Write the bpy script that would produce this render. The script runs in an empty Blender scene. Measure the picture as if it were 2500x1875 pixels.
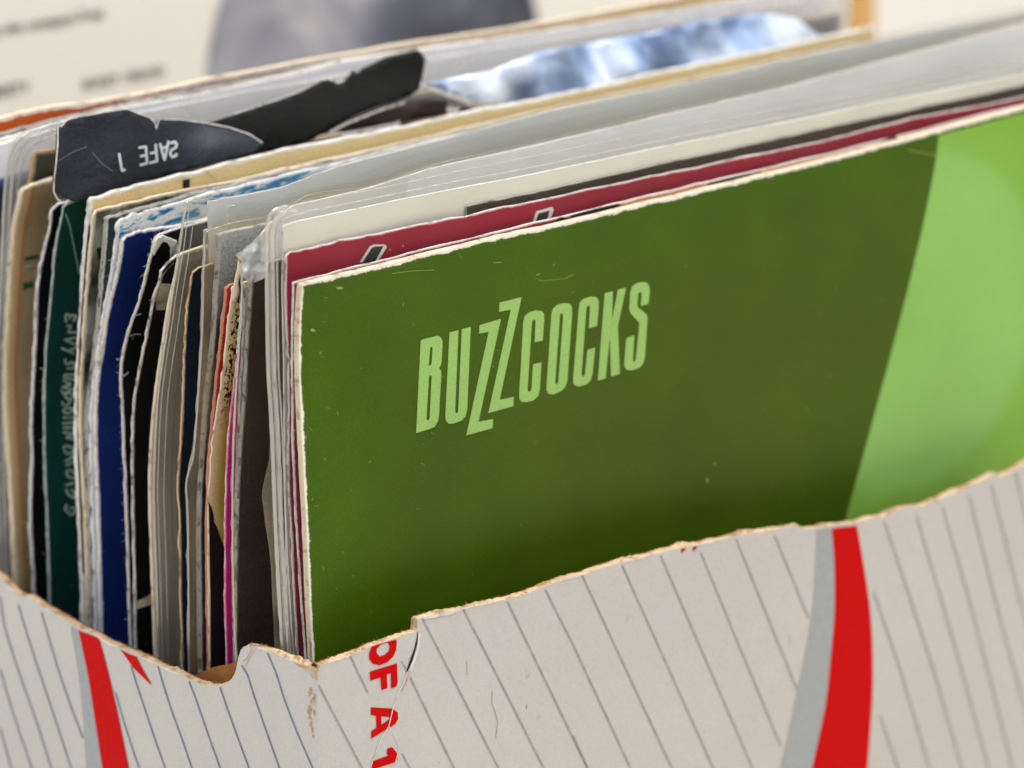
import bpy, bmesh, math, random
from mathutils import Vector, noise
from mathutils.geometry import tessellate_polygon, delaunay_2d_cdt

R = random.Random(7)
scene = bpy.context.scene
C = scene.collection
MM = 0.001

# ------------------------------------------------------------------ camera
FPX, DIST = 12000.0, 0.686                 # focal length in photo pixels, metres to the front sleeve's corner
PITCH, AZ = math.radians(16.6), math.radians(49.6)
FW = Vector((math.cos(AZ)*math.cos(PITCH), math.sin(AZ)*math.cos(PITCH), -math.sin(PITCH)))
RT = Vector((math.sin(AZ), -math.cos(AZ), 0))
UP = RT.cross(FW)
P0 = Vector((0, 0, 0.181))                 # top left corner of the green sleeve
def direction(px, py):
    return (FW*FPX + RT*(px-1250) - UP*(py-937.5))/FPX
CAM = P0 - direction(738, 697)*DIST
cam = bpy.data.cameras.new('camera')
cam_ob = bpy.data.objects.new('camera', cam); C.objects.link(cam_ob)
from mathutils import Matrix
M3 = Matrix((RT, UP, -FW)).transposed()
cam_ob.matrix_world = Matrix.Translation(CAM) @ M3.to_4x4()
cam.sensor_width = 36; cam.lens = FPX/2500*36
cam.clip_start = 0.01; cam.clip_end = 50
cam.dof.use_dof = True
cam.dof.focus_distance = 0.703
cam.dof.aperture_fstop = 15.5
cam.dof.aperture_blades = 7
scene.camera = cam_ob

# ------------------------------------------------------------------ light
world = bpy.data.worlds.new('World'); scene.world = world; world.use_nodes = True
bg = world.node_tree.nodes['Background']
bg.inputs[0].default_value = (0.90, 0.94, 1.0, 1); bg.inputs[1].default_value = 0.30
def area(name, loc, target, size, power, col):
    l = bpy.data.lights.new(name, 'AREA'); l.shape = 'RECTANGLE'
    l.size, l.size_y = size; l.energy = power; l.color = col
    o = bpy.data.objects.new(name, l); C.objects.link(o)
    o.location = loc
    o.rotation_euler = (Vector(target)-Vector(loc)).to_track_quat('-Z', 'Y').to_euler()
area('window_light', (-1.25, -0.55, 1.2), (0.06, 0.06, 0.16), (1.1, 1.0), 14, (0.70, 0.84, 1.0))
area('ceiling_light', (0.25, -0.25, 1.6), (0.10, 0.05, 0.16), (1.2, 0.9), 38, (1.0, 0.985, 0.955))
area('room_lamp_light', (1.2, -1.3, 0.75), (0.09, 0.0, 0.14), (0.9, 0.7), 6.5, (1.0, 0.92, 0.83))
scene.view_settings.view_transform = 'Standard'
scene.view_settings.look = 'None'
scene.view_settings.exposure = -0.18
scene.view_settings.gamma = 1.0
scene.view_settings.use_curve_mapping = False
scene.cycles.max_bounces = 10
scene.cycles.transparent_max_bounces = 40
scene.cycles.caustics_reflective = False
scene.cycles.caustics_refractive = False

# ------------------------------------------------------------------ helpers
def lerp(pts, x):
    if x <= pts[0][0]: return pts[0][1]
    for (a, b), (c, d) in zip(pts, pts[1:]):
        if x <= c:
            return b + (d-b)*(x-a)/max(c-a, 1e-9)
    return pts[-1][1]
def smooth(t):
    t = max(0.0, min(1.0, t)); return t*t*(3-2*t)
def nz(*v): return noise.noise(Vector(v))
def hit(px, py, axis, val):
    d = direction(px, py)
    t = (val-CAM[axis])/d[axis]
    return CAM + d*t

def s2l(c):
    return tuple(((v/255)/12.92 if v/255 <= 0.04045 else ((v/255+0.055)/1.055)**2.4) for v in c)

def link(name, me, mat, parent=None, smooth_shade=True, **props):
    o = bpy.data.objects.new(name, me); C.objects.link(o)
    for m in (mat if isinstance(mat, (list, tuple)) else [mat]): me.materials.append(m)
    if parent is not None: o.parent = parent
    if smooth_shade:
        for p in me.polygons: p.use_smooth = True
    for k, v in props.items(): o[k] = v
    return o
def mesh(verts, faces, uvs=None):
    me = bpy.data.meshes.new('m'); me.from_pydata([tuple(v) for v in verts], [], faces)
    if uvs:
        uvl = me.uv_layers.new(name='UVMap')
        for lp in me.loops: uvl.data[lp.index].uv = uvs[lp.vertex_index]
    me.update(); return me

# ------------------------------------------------------------------ materials
class NT:
    def __init__(s, name):
        s.m = bpy.data.materials.new(name); s.m.use_nodes = True
        s.t = s.m.node_tree; s.t.nodes.clear()
        s.out = s.n('ShaderNodeOutputMaterial')
    def n(s, typ, **kw):
        o = s.t.nodes.new(typ)
        for k, v in kw.items():
            if k.startswith('i_'): s.set(o.inputs[k[2:].replace('_', ' ')], v)
            else: setattr(o, k, v)
        return o
    def set(s, inp, v):
        if isinstance(v, bpy.types.NodeSocket): s.t.links.new(v, inp)
        elif isinstance(v, (tuple, list)) and len(v) == 3 and inp.type == 'RGBA': inp.default_value = (*v, 1)
        else: inp.default_value = v
    def math(s, op, a, b=0.0, c=0.0, clamp=False):
        o = s.n('ShaderNodeMath', operation=op, use_clamp=clamp)
        s.set(o.inputs[0], a); s.set(o.inputs[1], b)
        if op in ('MULTIPLY_ADD', 'SMOOTH_MIN'): s.set(o.inputs[2], c)
        return o.outputs[0]
    def mix(s, f, a, b):
        o = s.n('ShaderNodeMix', data_type='RGBA')
        s.set(o.inputs[0], f); s.set(o.inputs[6], a); s.set(o.inputs[7], b)
        return o.outputs[2]
    def noise(s, scale, detail=3, vec=None, rough=0.55, dist=0.0):
        o = s.n('ShaderNodeTexNoise'); o.inputs['Scale'].default_value = scale
        o.inputs['Detail'].default_value = detail; o.inputs['Roughness'].default_value = rough
        o.inputs['Distortion'].default_value = dist
        s.set(o.inputs['Vector'], vec if vec is not None else s.obj())
        return o.outputs[0]
    def obj(s):
        if not hasattr(s, '_o'): s._o = s.n('ShaderNodeTexCoord').outputs['Object']
        return s._o
    def uv(s):
        if not hasattr(s, '_u'):
            u = s.n('ShaderNodeUVMap'); x = s.n('ShaderNodeSeparateXYZ')
            s.t.links.new(u.outputs[0], x.inputs[0]); s._u = (x.outputs[0], x.outputs[1], u.outputs[0])
        return s._u
    def remap(s, v, a, b, c=0.0, d=1.0):
        o = s.n('ShaderNodeMapRange'); s.set(o.inputs[0], v)
        for i, k in enumerate((a, b, c, d)): o.inputs[i+1].default_value = k
        return o.outputs[0]
    def ramp(s, v, stops, mode='LINEAR'):
        o = s.n('ShaderNodeValToRGB'); o.color_ramp.interpolation = mode
        e = o.color_ramp.elements
        while len(e) < len(stops): e.new(0.5)
        for el, (p, c) in zip(e, stops): el.position = p; el.color = (*c, 1)
        s.set(o.inputs[0], v); return o.outputs[0]
    def scaled(s, sx, sy, sz=1.0):
        u = s.uv(); o = s.n('ShaderNodeVectorMath', operation='MULTIPLY')
        s.t.links.new(u[2], o.inputs[0]); o.inputs[1].default_value = (sx, sy, sz); return o.outputs[0]
    def bump(s, h, strength=0.2, dist=0.0002):
        o = s.n('ShaderNodeBump'); s.set(o.inputs['Height'], h)
        o.inputs['Strength'].default_value = strength; o.inputs['Distance'].default_value = dist
        return o.outputs[0]
    def pbr(s, col, rough=0.5, spec=0.5, normal=None, coat=0.0, coat_rough=0.1, sheen=0.0):
        b = s.n('ShaderNodeBsdfPrincipled')
        s.set(b.inputs['Base Color'], col); s.set(b.inputs['Roughness'], rough)
        b.inputs['Specular IOR Level'].default_value = spec
        b.inputs['Coat Weight'].default_value = coat; b.inputs['Coat Roughness'].default_value = coat_rough
        b.inputs['Sheen Weight'].default_value = sheen
        if normal is not None: s.set(b.inputs['Normal'], normal)
        s.t.links.new(b.outputs[0], s.out.inputs[0]); return b

WORN = s2l((226, 220, 210))
def cover(name, col, worn=WORN, wear=0.5, rough=0.5, spec=0.18, mottle=0.12, coat=0.0, coat_rough=0.12, colfn=None, grain=0.1, specks=0.35, dents=0.0):
    """printed card: colour with print mottle, fine grain, white specks and edges rubbed to bare card"""
    n = NT(name)
    base = colfn(n) if colfn else col
    big = n.noise(60, 4)
    f = n.math('MULTIPLY_ADD', n.remap(big, 0.3, 0.7, -1, 1), mottle, 1.0)
    g = n.math('MULTIPLY_ADD', n.remap(n.noise(2600, 2), 0.3, 0.7, -1, 1), grain, 0.0)
    k = n.math('ADD', f, g)
    v = n.n('ShaderNodeVectorMath', operation='SCALE'); n.set(v.inputs[0], base); n.set(v.inputs['Scale'], k)
    c = v.outputs[0]
    if wear <= 0:
        hh = n.noise(1800, 3) if not dents else n.math('ADD', n.math('MULTIPLY', n.noise(1800, 3), .1), n.noise(140, 4, None, .6, 1.5))
        n.pbr(c, rough, spec, n.bump(hh, max(.12, dents), 0.0001 if not dents else .0016), coat, coat_rough)
        return n.m
    u = n.uv()
    edge = n.math('MINIMUM', u[0], u[1])
    w1 = n.noise(0.32, 9, n.scaled(1, 1.3), 0.72, .5)
    w2 = n.noise(3.1, 4, n.scaled(1, 1), 0.65, .3)
    wn = n.math('ADD', n.math('MULTIPLY', w1, 1.2), n.math('MULTIPLY', w2, 0.8))       # about 1
    lim = n.math('MULTIPLY', n.math('POWER', wn, 3.0), wear)
    m = n.remap(n.math('SUBTRACT', edge, lim), -0.05, 0.12, 1, 0)
    c = n.mix(m, c, worn)
    sp = n.remap(n.noise(700, 2, None, 0.5), 0.745, 0.78, 0, specks)
    c = n.mix(sp, c, worn)
    nb = n.bump(n.noise(1800, 3), 0.12, 0.0001)
    n.pbr(c, n.math('ADD', n.math('MULTIPLY', m, 0.3), rough), spec, nb, coat, coat_rough)
    return n.m

def paper(name, col, var=0.15, rough=0.85, dirt=None, amount=0.5, bump=0.5):
    """bare card: fibrous, uneven, with patches of grime or of the print that is left"""
    n = NT(name)
    a = n.noise(350, 4); b = n.noise(3500, 2)
    k = n.math('MULTIPLY_ADD', n.remap(n.math('ADD', a, n.math('MULTIPLY', b, 0.6)), 0.5, 1.1, -1, 1), var, 1.0)
    v = n.n('ShaderNodeVectorMath', operation='SCALE'); n.set(v.inputs[0], col); n.set(v.inputs['Scale'], k)
    c = v.outputs[0]
    if dirt is not None:
        lo = 0.62-0.24*amount
        c = n.mix(n.remap(n.noise(420, 5, None, 0.7, 0.4), lo, lo+0.10, 0, 0.85), c, dirt)
    n.pbr(c, rough, 0.2, n.bump(n.noise(1500, 4), bump, 0.0004))
    return n.m

def plastic(name, tint, trans=0.6, rough=0.2, gloss=0.12, cloud=0.12, bumpy=0.25, streak=(1, 1, 1), shine=.5):
    """thin milky polythene: see-through, lets light through and shines a little"""
    n = NT(name)
    t = n.n('ShaderNodeBsdfTransparent'); t.inputs[0].default_value = (0.97, 0.97, 0.95, 1)
    d = n.n('ShaderNodeBsdfDiffuse'); d.inputs[0].default_value = (*tint, 1)
    tl = n.n('ShaderNodeBsdfTranslucent'); tl.inputs[0].default_value = (*tint, 1)
    g = n.n('ShaderNodeBsdfGlossy'); g.inputs['Roughness'].default_value = rough
    sv = n.n('ShaderNodeVectorMath', operation='MULTIPLY'); n.set(sv.inputs[0], n.obj()); sv.inputs[1].default_value = streak
    nb = n.bump(n.noise(160, 3, sv.outputs[0], 0.5, 0.6), bumpy, 0.001)
    n.t.links.new(nb, g.inputs['Normal'])
    def mx(f, a, b):
        m = n.n('ShaderNodeMixShader'); n.set(m.inputs[0], f)
        n.t.links.new(a, m.inputs[1]); n.t.links.new(b, m.inputs[2]); return m.outputs[0]
    body = mx(0.3, d.outputs[0], tl.outputs[0])
    tr = n.math('ADD', trans, n.remap(n.noise(45, 3), 0.3, 0.7, -cloud, cloud))
    s = mx(tr, body, t.outputs[0])
    fr = n.n('ShaderNodeLayerWeight'); fr.inputs[0].default_value = 0.5
    s = mx(n.math('MULTIPLY_ADD', n.math('POWER', fr.outputs['Facing'], 4.0), shine, gloss*0.25+.004, True), s, g.outputs[0])
    n.t.links.new(s, n.out.inputs[0]); return n.m

def plain(name, col, rough=0.5, spec=0.4, coat=0.0, var=0.06, coat_rough=0.1):
    n = NT(name)
    k = n.math('MULTIPLY_ADD', n.remap(n.noise(900, 3), 0.3, 0.7, -1, 1), var, 1.0)
    v = n.n('ShaderNodeVectorMath', operation='SCALE'); n.set(v.inputs[0], col); n.set(v.inputs['Scale'], k)
    n.pbr(v.outputs[0], rough, spec, None, coat, coat_rough); return n.m

M_white = paper('torn_white_card', s2l((216, 210, 204)), .2, .85, s2l((128, 118, 110)), .38)
M_cream = paper('cream_card_edge', s2l((218, 200, 172)), .15, .85, s2l((150, 118, 84)), .35)
M_tan = paper('tan_card_edge', s2l((205, 170, 125)), .2, .85, s2l((110, 80, 50)), .4)
M_kraft = paper('kraft_core', s2l((202, 174, 140)), 0.22, .9, s2l((150, 112, 74)), .5)
M_brown = paper('kraft_liner', s2l((150, 98, 46)), 0.22)
M_grey = paper('grey_card_edge', s2l((156, 150, 140)), .2, .85, s2l((70, 62, 56)), .45)
def rim_of(name, print_col, amount=.45, base=(206, 198, 192)):
    return paper('worn_edge_of_'+name, s2l(base), .18, .85, s2l(print_col), amount)
M_seam = plastic('welded_plastic_seam', s2l((218, 208, 188)), 0.62, 0.18, 0.5, .1, .9, (3, 3, .06))
M_bead = plastic('plastic_weld', s2l((226, 221, 212)), 0.70, 0.12, 0.9, .1, .5, (3, 3, .08))
M_film = plastic('milky_plastic', s2l((246, 246, 246)), 0.955, 0.14, 0.22, 0.02, streak=(1, 1, .3))
M_film_clear = plastic('clear_plastic', s2l((240, 238, 232)), 0.985, 0.15, 0.03, 0.01, .25, (1, 1, 1), .35)
M_film_tan = plastic('aged_plastic', s2l((200, 188, 150)), 0.80, 0.25, 0.15, 0.15, 0.9, (1, 1, .35))

# ------------------------------------------------------------------ sleeves
REPORT = []
class Sleeve:
    """a flat bag or card cover standing on edge: left edge bends in depth, top edge is free"""
    def __init__(s, left, top, X0=0.0, B=None, Lg=60, width=178, t=1.2, name=''):
        s.X0 = X0*MM; s.t = t*MM; s.Lg = Lg*MM; s.XR = s.X0 + width*MM
        pts = []
        for px, py in left:
            p = hit(px, py, 0, s.X0); pts.append((p.z, p.y))
        pts.sort(); s.A = pts; s.taper = 0.0
        s.B = (B*MM if B is not None else lerp(pts, 0.165))
        s.T = []
        for px, py in top:
            p = s.proj(px, py); s.T.append((p.x, p.z))
        s.T.sort()
        if s.T[0][0] > s.X0 + 0.0005: s.T.insert(0, (s.X0, s.T[0][1]))
        if s.T[-1][0] < s.XR:
            a, b = s.T[-2] if len(s.T) > 1 else s.T[-1], s.T[-1]
            k = (b[1]-a[1])/max(b[0]-a[0], 1e-6) if b[0]-a[0] > .01 else 0
            s.T.append((s.XR, b[1] + max(-.05, min(.05, k))*(s.XR-b[0])))
        REPORT.append((name, [round(s.Y(s.X0, z)*1000, 1) for z in (.178, .16, .14, .125)], round(s.B*1000, 1),
                       [(round(a*1000), round(b*1000, 1)) for a, b in (s.T[0], s.T[len(s.T)//2], s.T[-1])]))
    def Y(s, x, z):
        # average over a little height so that bends are round
        if getattr(s, '_src', None) is not s.A:
            s._src = s.A
            raw = [lerp(s.A, i*.0005) for i in range(-10, 450)]
            s._tab = [sum(raw[max(0, min(459, i+d))] for d in range(-5, 6))/11 for i in range(460)]
        q = max(0.0, min(458.0, z/.0005+10)); i = int(q)
        a = s._tab[i] + (s._tab[i+1]-s._tab[i])*(q-i)
        g = smooth((x-s.X0)/s.Lg)
        return a*(1-g) + s.B*g
    def ztop(s, x): return lerp(s.T, x)
    def proj(s, px, py, off=0.0):
        y = s.B
        for _ in range(25):
            p = hit(px, py, 1, y)
            y = 0.5*y + 0.5*(s.Y(p.x, p.z)-off)
        return hit(px, py, 1, y)
    def build(s, name, mat, rim, parent=None, nx=46, nzr=120, rag=0.12, zbot=0.003, bow=0.0, **props):
        xs = [s.X0 + (s.XR-s.X0)*((i/nx)**1.8) for i in range(nx+1)]
        for x, _ in s.T:
            if s.X0+.0002 < x < s.XR-.0002: xs.append(x)
        xs = sorted(set(round(x, 6) for x in xs)); nx = len(xs)-1
        seed = R.random()*50
        def zt(x): return s.ztop(x) + rag*MM*nz(x*900, seed, 3)*1.2
        verts, uvs = [], []
        for side in (0, 1):
            for x in xs:
                top = zt(x)
                for j in range(nzr+1):
                    f = (j/nzr)**1.35
                    z = top - (top-zbot)*f
                    xx = x + (rag*MM*(nz(seed, z*900, 7)+.6*nz(seed, z*3000, 2)) if x == xs[0] else 0)
                    y = s.Y(x, z) + side*(s.t if not s.taper else .00035+(s.t-.00035)*smooth((x-s.X0)/s.taper))
                    b = bow*MM*math.sin(math.pi*min(1, max(0, (x-s.X0)/(s.XR-s.X0))))*math.sin(math.pi*max(0, min(1, z/.18)))
                    verts.append((xx, y + (b if side else -b), z)); uvs.append(((x-s.X0)*1000, (top-z)*1000))
        n1 = (nx+1)*(nzr+1); K = nzr+1
        faces = []
        for i in range(nx):
            for j in range(nzr):
                a = i*K+j
                faces.append((a, a+1, a+K+1, a+K))
                b = a+n1; faces.append((b, b+K, b+K+1, b+1))
        ob = link(name, mesh(verts, faces, uvs), mat, parent, **props)
        s.ob = ob
        # rim: left edge up, along the top, down the right
        loop = [j for j in range(nzr, -1, -1)] + [i*K for i in range(1, nx+1)] + [nx*K+j for j in range(1, K)]
        nl, nt_ = K, K+nx
        rv, rf = [], []
        for q, a in enumerate(loop):
            va, vb = Vector(verts[a]), Vector(verts[a+n1])
            if q < nl-1: o = Vector((-1, 0, 0))
            elif q == nl-1: o = Vector((-.7, 0, .7))
            elif q < nt_: o = Vector((0, 0, 1))
            else: o = Vector((1, 0, 0))
            e = min(s.t, .0006)*0.22*(1+rag*4*nz(q*.9, seed, 1))
            j1, j2, j3 = (e*rag*3*nz(q*1.3, seed, 5+h) for h in range(3))
            rv += [va, va.lerp(vb, .22)+o*(e*.8+j1), va.lerp(vb, .5)+o*(e*.7+j2), va.lerp(vb, .78)+o*(e*.8+j3), vb]
        for q in range(len(loop)-1):
            if 'plastic' in name and q >= nl+2: break      # bags are open at the top
            for k in range(4):
                a = q*5+k; rf.append((a, a+5, a+6, a+1))
        if rim is not None:
            s.rim = link('worn_edge' if 'plastic' not in name else 'welded_seam', mesh(rv, rf), rim, ob)
        return ob
    def fibres(s, n, length=1.2, top_mm=25, mat=None, side=0.65):
        verts, faces = [], []
        for i in range(n):
            if R.random() < side:
                z = R.uniform(.12, s.ztop(s.X0+.0005)); x = s.X0; y = s.Y(x, z)+R.random()*s.t
                o = Vector((-1, R.uniform(-1, .3), R.uniform(-.6, .8)))
            else:
                x = s.X0 + R.random()**1.5*top_mm*MM; z = s.ztop(x); y = s.Y(x, z)+R.random()*s.t
                o = Vector((R.uniform(-.8, .6), R.uniform(-1, .2), 1))
            add_fibre(verts, faces, Vector((x, y, z)), o.normalized()*R.random()**2*length*MM+o.normalized()*.0001)
        return link('edge_fibres', mesh(verts, faces), mat or M_white, s.ob, kind='stuff')
    def decal(s, name, loops, mat, off=0.05, parent=None, step=None):
        return flat(name, loops, mat, lambda a, b: s.proj(a, b, off*MM), parent or s.ob)
    def ribbon(s, name, lines, mat, off=0.07, parent=None):
        return ribbons(name, lines, mat, lambda a, b: s.proj(a, b, off*MM), parent or s.ob)

def add_fibre(verts, faces, p, v, r=0.000028):
    k = len(verts)
    a = v.orthogonal().normalized()*r; b = v.cross(a).normalized()*r
    mid = p + v*.55 + Vector((R.uniform(-1, 1), R.uniform(-1, 1), R.uniform(-1, 1)))*v.length*.22
    end = p + v
    for q, w in ((p, 1), (mid, .8)):
        verts += [q+a*w, q-a*.5*w+b*.86*w, q-a*.5*w-b*.86*w]
    verts.append(end)
    for i in range(3):
        j = (i+1) % 3
        faces.append((k+i, k+j, k+3+j, k+3+i)); faces.append((k+3+i, k+3+j, k+6))

def tube(name, pts, r, mat, parent, sides=8, **props):
    V, F = [], []
    for i, p in enumerate(pts):
        d = (pts[min(i+1, len(pts)-1)]-pts[max(i-1, 0)]).normalized()
        a = d.cross(Vector((0, 1, 0))).normalized(); b = d.cross(a).normalized()
        rr = r*(1+.25*nz(i*.31, r*1e5, 2))
        for k in range(sides):
            t = 2*math.pi*k/sides; V.append(p + (a*math.cos(t)+b*math.sin(t))*rr)
    for i in range(len(pts)-1):
        for k in range(sides):
            k2 = (k+1) % sides; F.append((i*sides+k, i*sides+k2, (i+1)*sides+k2, (i+1)*sides+k))
    return link(name, mesh(V, F), mat, parent, **props)
def bead(s, px, r, name='welded_bead', mat=None, off=.1, tops=True):
    """a thicker weld or film edge that follows the given line on a bag"""
    pts = [s.proj(a, b, off*MM) for a, b in resample(catmull(px, 5), 9)]
    return tube(name, pts, r*MM, mat or M_bead, s.ob)
def flat(name, loops, mat, fn, parent, step=None, thick=0.0, **props):
    """outline(s) in the plane of a surface, filled and laid on that surface"""
    loops = [[Vector((x, y, 0)) for x, y in l] for l in loops]
    if step is None:
        tris = tessellate_polygon(loops)
        pts = [p for l in loops for p in l]
        faces = [tuple(t) for t in tris]
    else:
        l = loops[0]
        # subdivide the outline
        out = []
        for a, b in zip(l, l[1:]+l[:1]):
            n = max(1, int((b-a).length/step))
            out += [a.lerp(b, i/n) for i in range(n)]
        P = [p.to_2d() for p in out]; n0 = len(P)
        def inside(q):
            c = False
            for i in range(n0):
                a, b = P[i], P[i-1]
                if (a.y > q.y) != (b.y > q.y) and q.x < (b.x-a.x)*(q.y-a.y)/(b.y-a.y)+a.x: c = not c
            return c
        x0, x1 = min(p.x for p in P), max(p.x for p in P); y0, y1 = min(p.y for p in P), max(p.y for p in P)
        extra = []
        y = y0+step/2
        while y < y1:
            x = x0+step/2
            while x < x1:
                q = Vector((x, y)).to_2d() if False else Vector((x, y, 0)).to_2d()
                if inside(q) and min((q-p).length for p in P) > step*.45: extra.append(q)
                x += step
            y += step
        r = delaunay_2d_cdt(P+extra, [], [list(range(n0))], 1, 1e-5)
        pts = [Vector((p.x, p.y, 0)) for p in r[0]]; faces = [tuple(f) for f in r[2]]
    verts = [fn(p.x, p.y) for p in pts]
    # face the viewer
    if faces:
        f = max(faces, key=lambda f: ((verts[f[1]]-verts[f[0]]).cross(verts[f[2]]-verts[f[0]])).length)
        nn = (verts[f[1]]-verts[f[0]]).cross(verts[f[2]]-verts[f[0]])
        if nn.dot(CAM-verts[f[0]]) < 0: faces = [tuple(reversed(f)) for f in faces]
    o = link(name, mesh(verts, faces), mat, parent, step is not None, **props)
    if thick:
        m = o.modifiers.new('thickness', 'SOLIDIFY'); m.thickness = thick*MM; m.offset = -1
    return o
def ribbons(name, lines, mat, fn, parent, **props):
    """pen or print strokes [(points, width)] laid on a surface"""
    verts, faces = [], []
    for pts, w in lines:
        pts = [Vector((a, b)) for a, b in pts]
        k = len(verts)
        for i, p in enumerate(pts):
            d = (pts[min(i+1, len(pts)-1)]-pts[max(i-1, 0)]).normalized()
            n = Vector((-d.y, d.x))*w/2
            verts += [fn(*(p+n)), fn(*(p-n))]
        for i in range(len(pts)-1):
            a = k+2*i; faces.append((a, a+1, a+3, a+2))
    return link(name, mesh(verts, faces), mat, parent, False, **props)
def resample(pts, step=12):
    out = []
    for (a, b), (c, d) in zip(pts, pts[1:]):
        n = max(1, int(math.hypot(c-a, d-b)/step))
        out += [(a+(c-a)*i/n, b+(d-b)*i/n) for i in range(n)]
    return out+[pts[-1]]
def catmull(pts, n=6):
    out = []
    P = [pts[0]]+list(pts)+[pts[-1]]
    for i in range(1, len(P)-2):
        for k in range(n):
            t = k/n
            out.append(tuple(0.5*((2*P[i][q])+(-P[i-1][q]+P[i+1][q])*t+(2*P[i-1][q]-5*P[i][q]+4*P[i+1][q]-P[i+2][q])*t*t
                       +(-P[i-1][q]+3*P[i][q]-3*P[i+1][q]+P[i+2][q])*t**3) for q in (0, 1)))
    return out+[tuple(pts[-1])]
def crop(ox, oy, k): return lambda pts: [(ox+a/k, oy+b/k) for a, b in pts]
def sl(name): return name

# ------------------------------------------------------------------ setting
def quad(name, vs, mat, **p): return link(name, mesh(vs, [(0, 1, 2, 3)]), mat, None, False, **p)
M_table = plain('painted_table', s2l((214, 206, 192)), 0.5)
M_wall = plain('cream_wall', s2l((234, 231, 226)), 0.8)
quad('table_top', [(-1.5, -1.5, 0), (2.5, -1.5, 0), (2.5, .599, 0), (-1.5, .599, 0)], M_table, kind='structure')
quad('wall', [(-2.5, 0.6, -.5), (3.5, 0.6, -.5), (3.5, 0.6, 2.2), (-2.5, 0.6, 2.2)], M_wall, kind='structure')

# ------------------------------------------------------------------ the card box
XL, YF = -6.0*MM, None
_c = hit(775, 1640, 0, XL); YF = _c.y          # front panel plane
THK = 1.5*MM
M_boxF = None
def box_paint(name, col):
    n = NT(name)
    k = n.math('MULTIPLY_ADD', n.remap(n.noise(25, 4), 0.3, 0.7, -1, 1), 0.035, 1.0)
    k = n.math('ADD', k, n.math('MULTIPLY_ADD', n.remap(n.noise(2200, 2), 0.3, 0.7, -1, 1), 0.035, 0.0))
    v = n.n('ShaderNodeVectorMath', operation='SCALE'); n.set(v.inputs[0], col); n.set(v.inputs['Scale'], k)
    c = n.mix(n.remap(n.noise(420, 3), 0.70, 0.76, 0, 0.45), v.outputs[0], s2l((176, 150, 120)))
    hb = n.math('ADD', n.noise(1300, 3), n.math('MULTIPLY', n.noise(55, 4), 7.0))
    n.pbr(c, 0.45, 0.3, n.bump(hb, 0.2, 0.0003))
    return n.m
M_boxF = box_paint('printed_white_box_board', s2l((194, 189, 184)))
def frontY(x, z):
    return YF - 0.9*MM*math.sin(math.pi*max(0, min(1, (x-XL)/0.196)))*1.2
def sideX(y, z):
    return XL - 1.6*MM*math.sin(math.pi*max(0, min(1, (y-YF)/0.095)))
def onfront(px, py, off=0.0):
    y = YF
    for _ in range(12):
        p = hit(px, py, 1, y); y = frontY(p.x, p.z)-off
    return hit(px, py, 1, y)
def onside(px, py, off=0.0):
    x = XL
    for _ in range(12):
        p = hit(px, py, 0, x); x = sideX(p.y, p.z)-off
    return hit(px, py, 0, x)

c6 = crop(0, 1300, 2.765); c7 = crop(700, 1275, 2.765); c8 = crop(1700, 1100, 2.141)
c9 = crop(1400, 1275, 2.765); c10 = crop(1900, 1100, 2.141)
side_edge = [(-90, 1352), (-40, 1382)] + c6([(0, 300), (40, 345), (110, 420), (200, 440), (280, 500), (400, 560), (530, 650), (620, 680), (740, 750), (800, 775),
    (900, 815), (1000, 860), (1060, 893), (1220, 960), (1300, 1000), (1340, 1015), (1400, 1030), (1480, 1034), (1530, 1018), (1565, 990), (1590, 940), (1603, 880), (1610, 840), (1625, 795),
    (1670, 766), (1740, 772), (1850, 808), (2000, 880), (2080, 905), (2140, 925)])
front_edge = c7([(212, 968), (300, 940), (430, 896), (520, 862), (570, 838), (700, 796), (878, 734), (880, 716), (882, 690), (884, 655), (890, 647), (920, 640), (1060, 612), (1200, 580), (1330, 552), (1450, 526),
    (1540, 508), (1600, 488), (1740, 436), (1850, 390), (2000, 350)]) + [(1500, 1377), (1600, 1351), (1700, 1330), (1793, 1309), (1896, 1292), (1950, 1285), (1966, 1292),
    (2030, 1283), (2097, 1274), (2167, 1258), (2195, 1244), (2230, 1236), (2256, 1236), (2275, 1225), (2345, 1199), (2401, 1171), (2425, 1157), (2446, 1165), (2457, 1157), (2500, 1134), (2560, 1100)]

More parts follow.
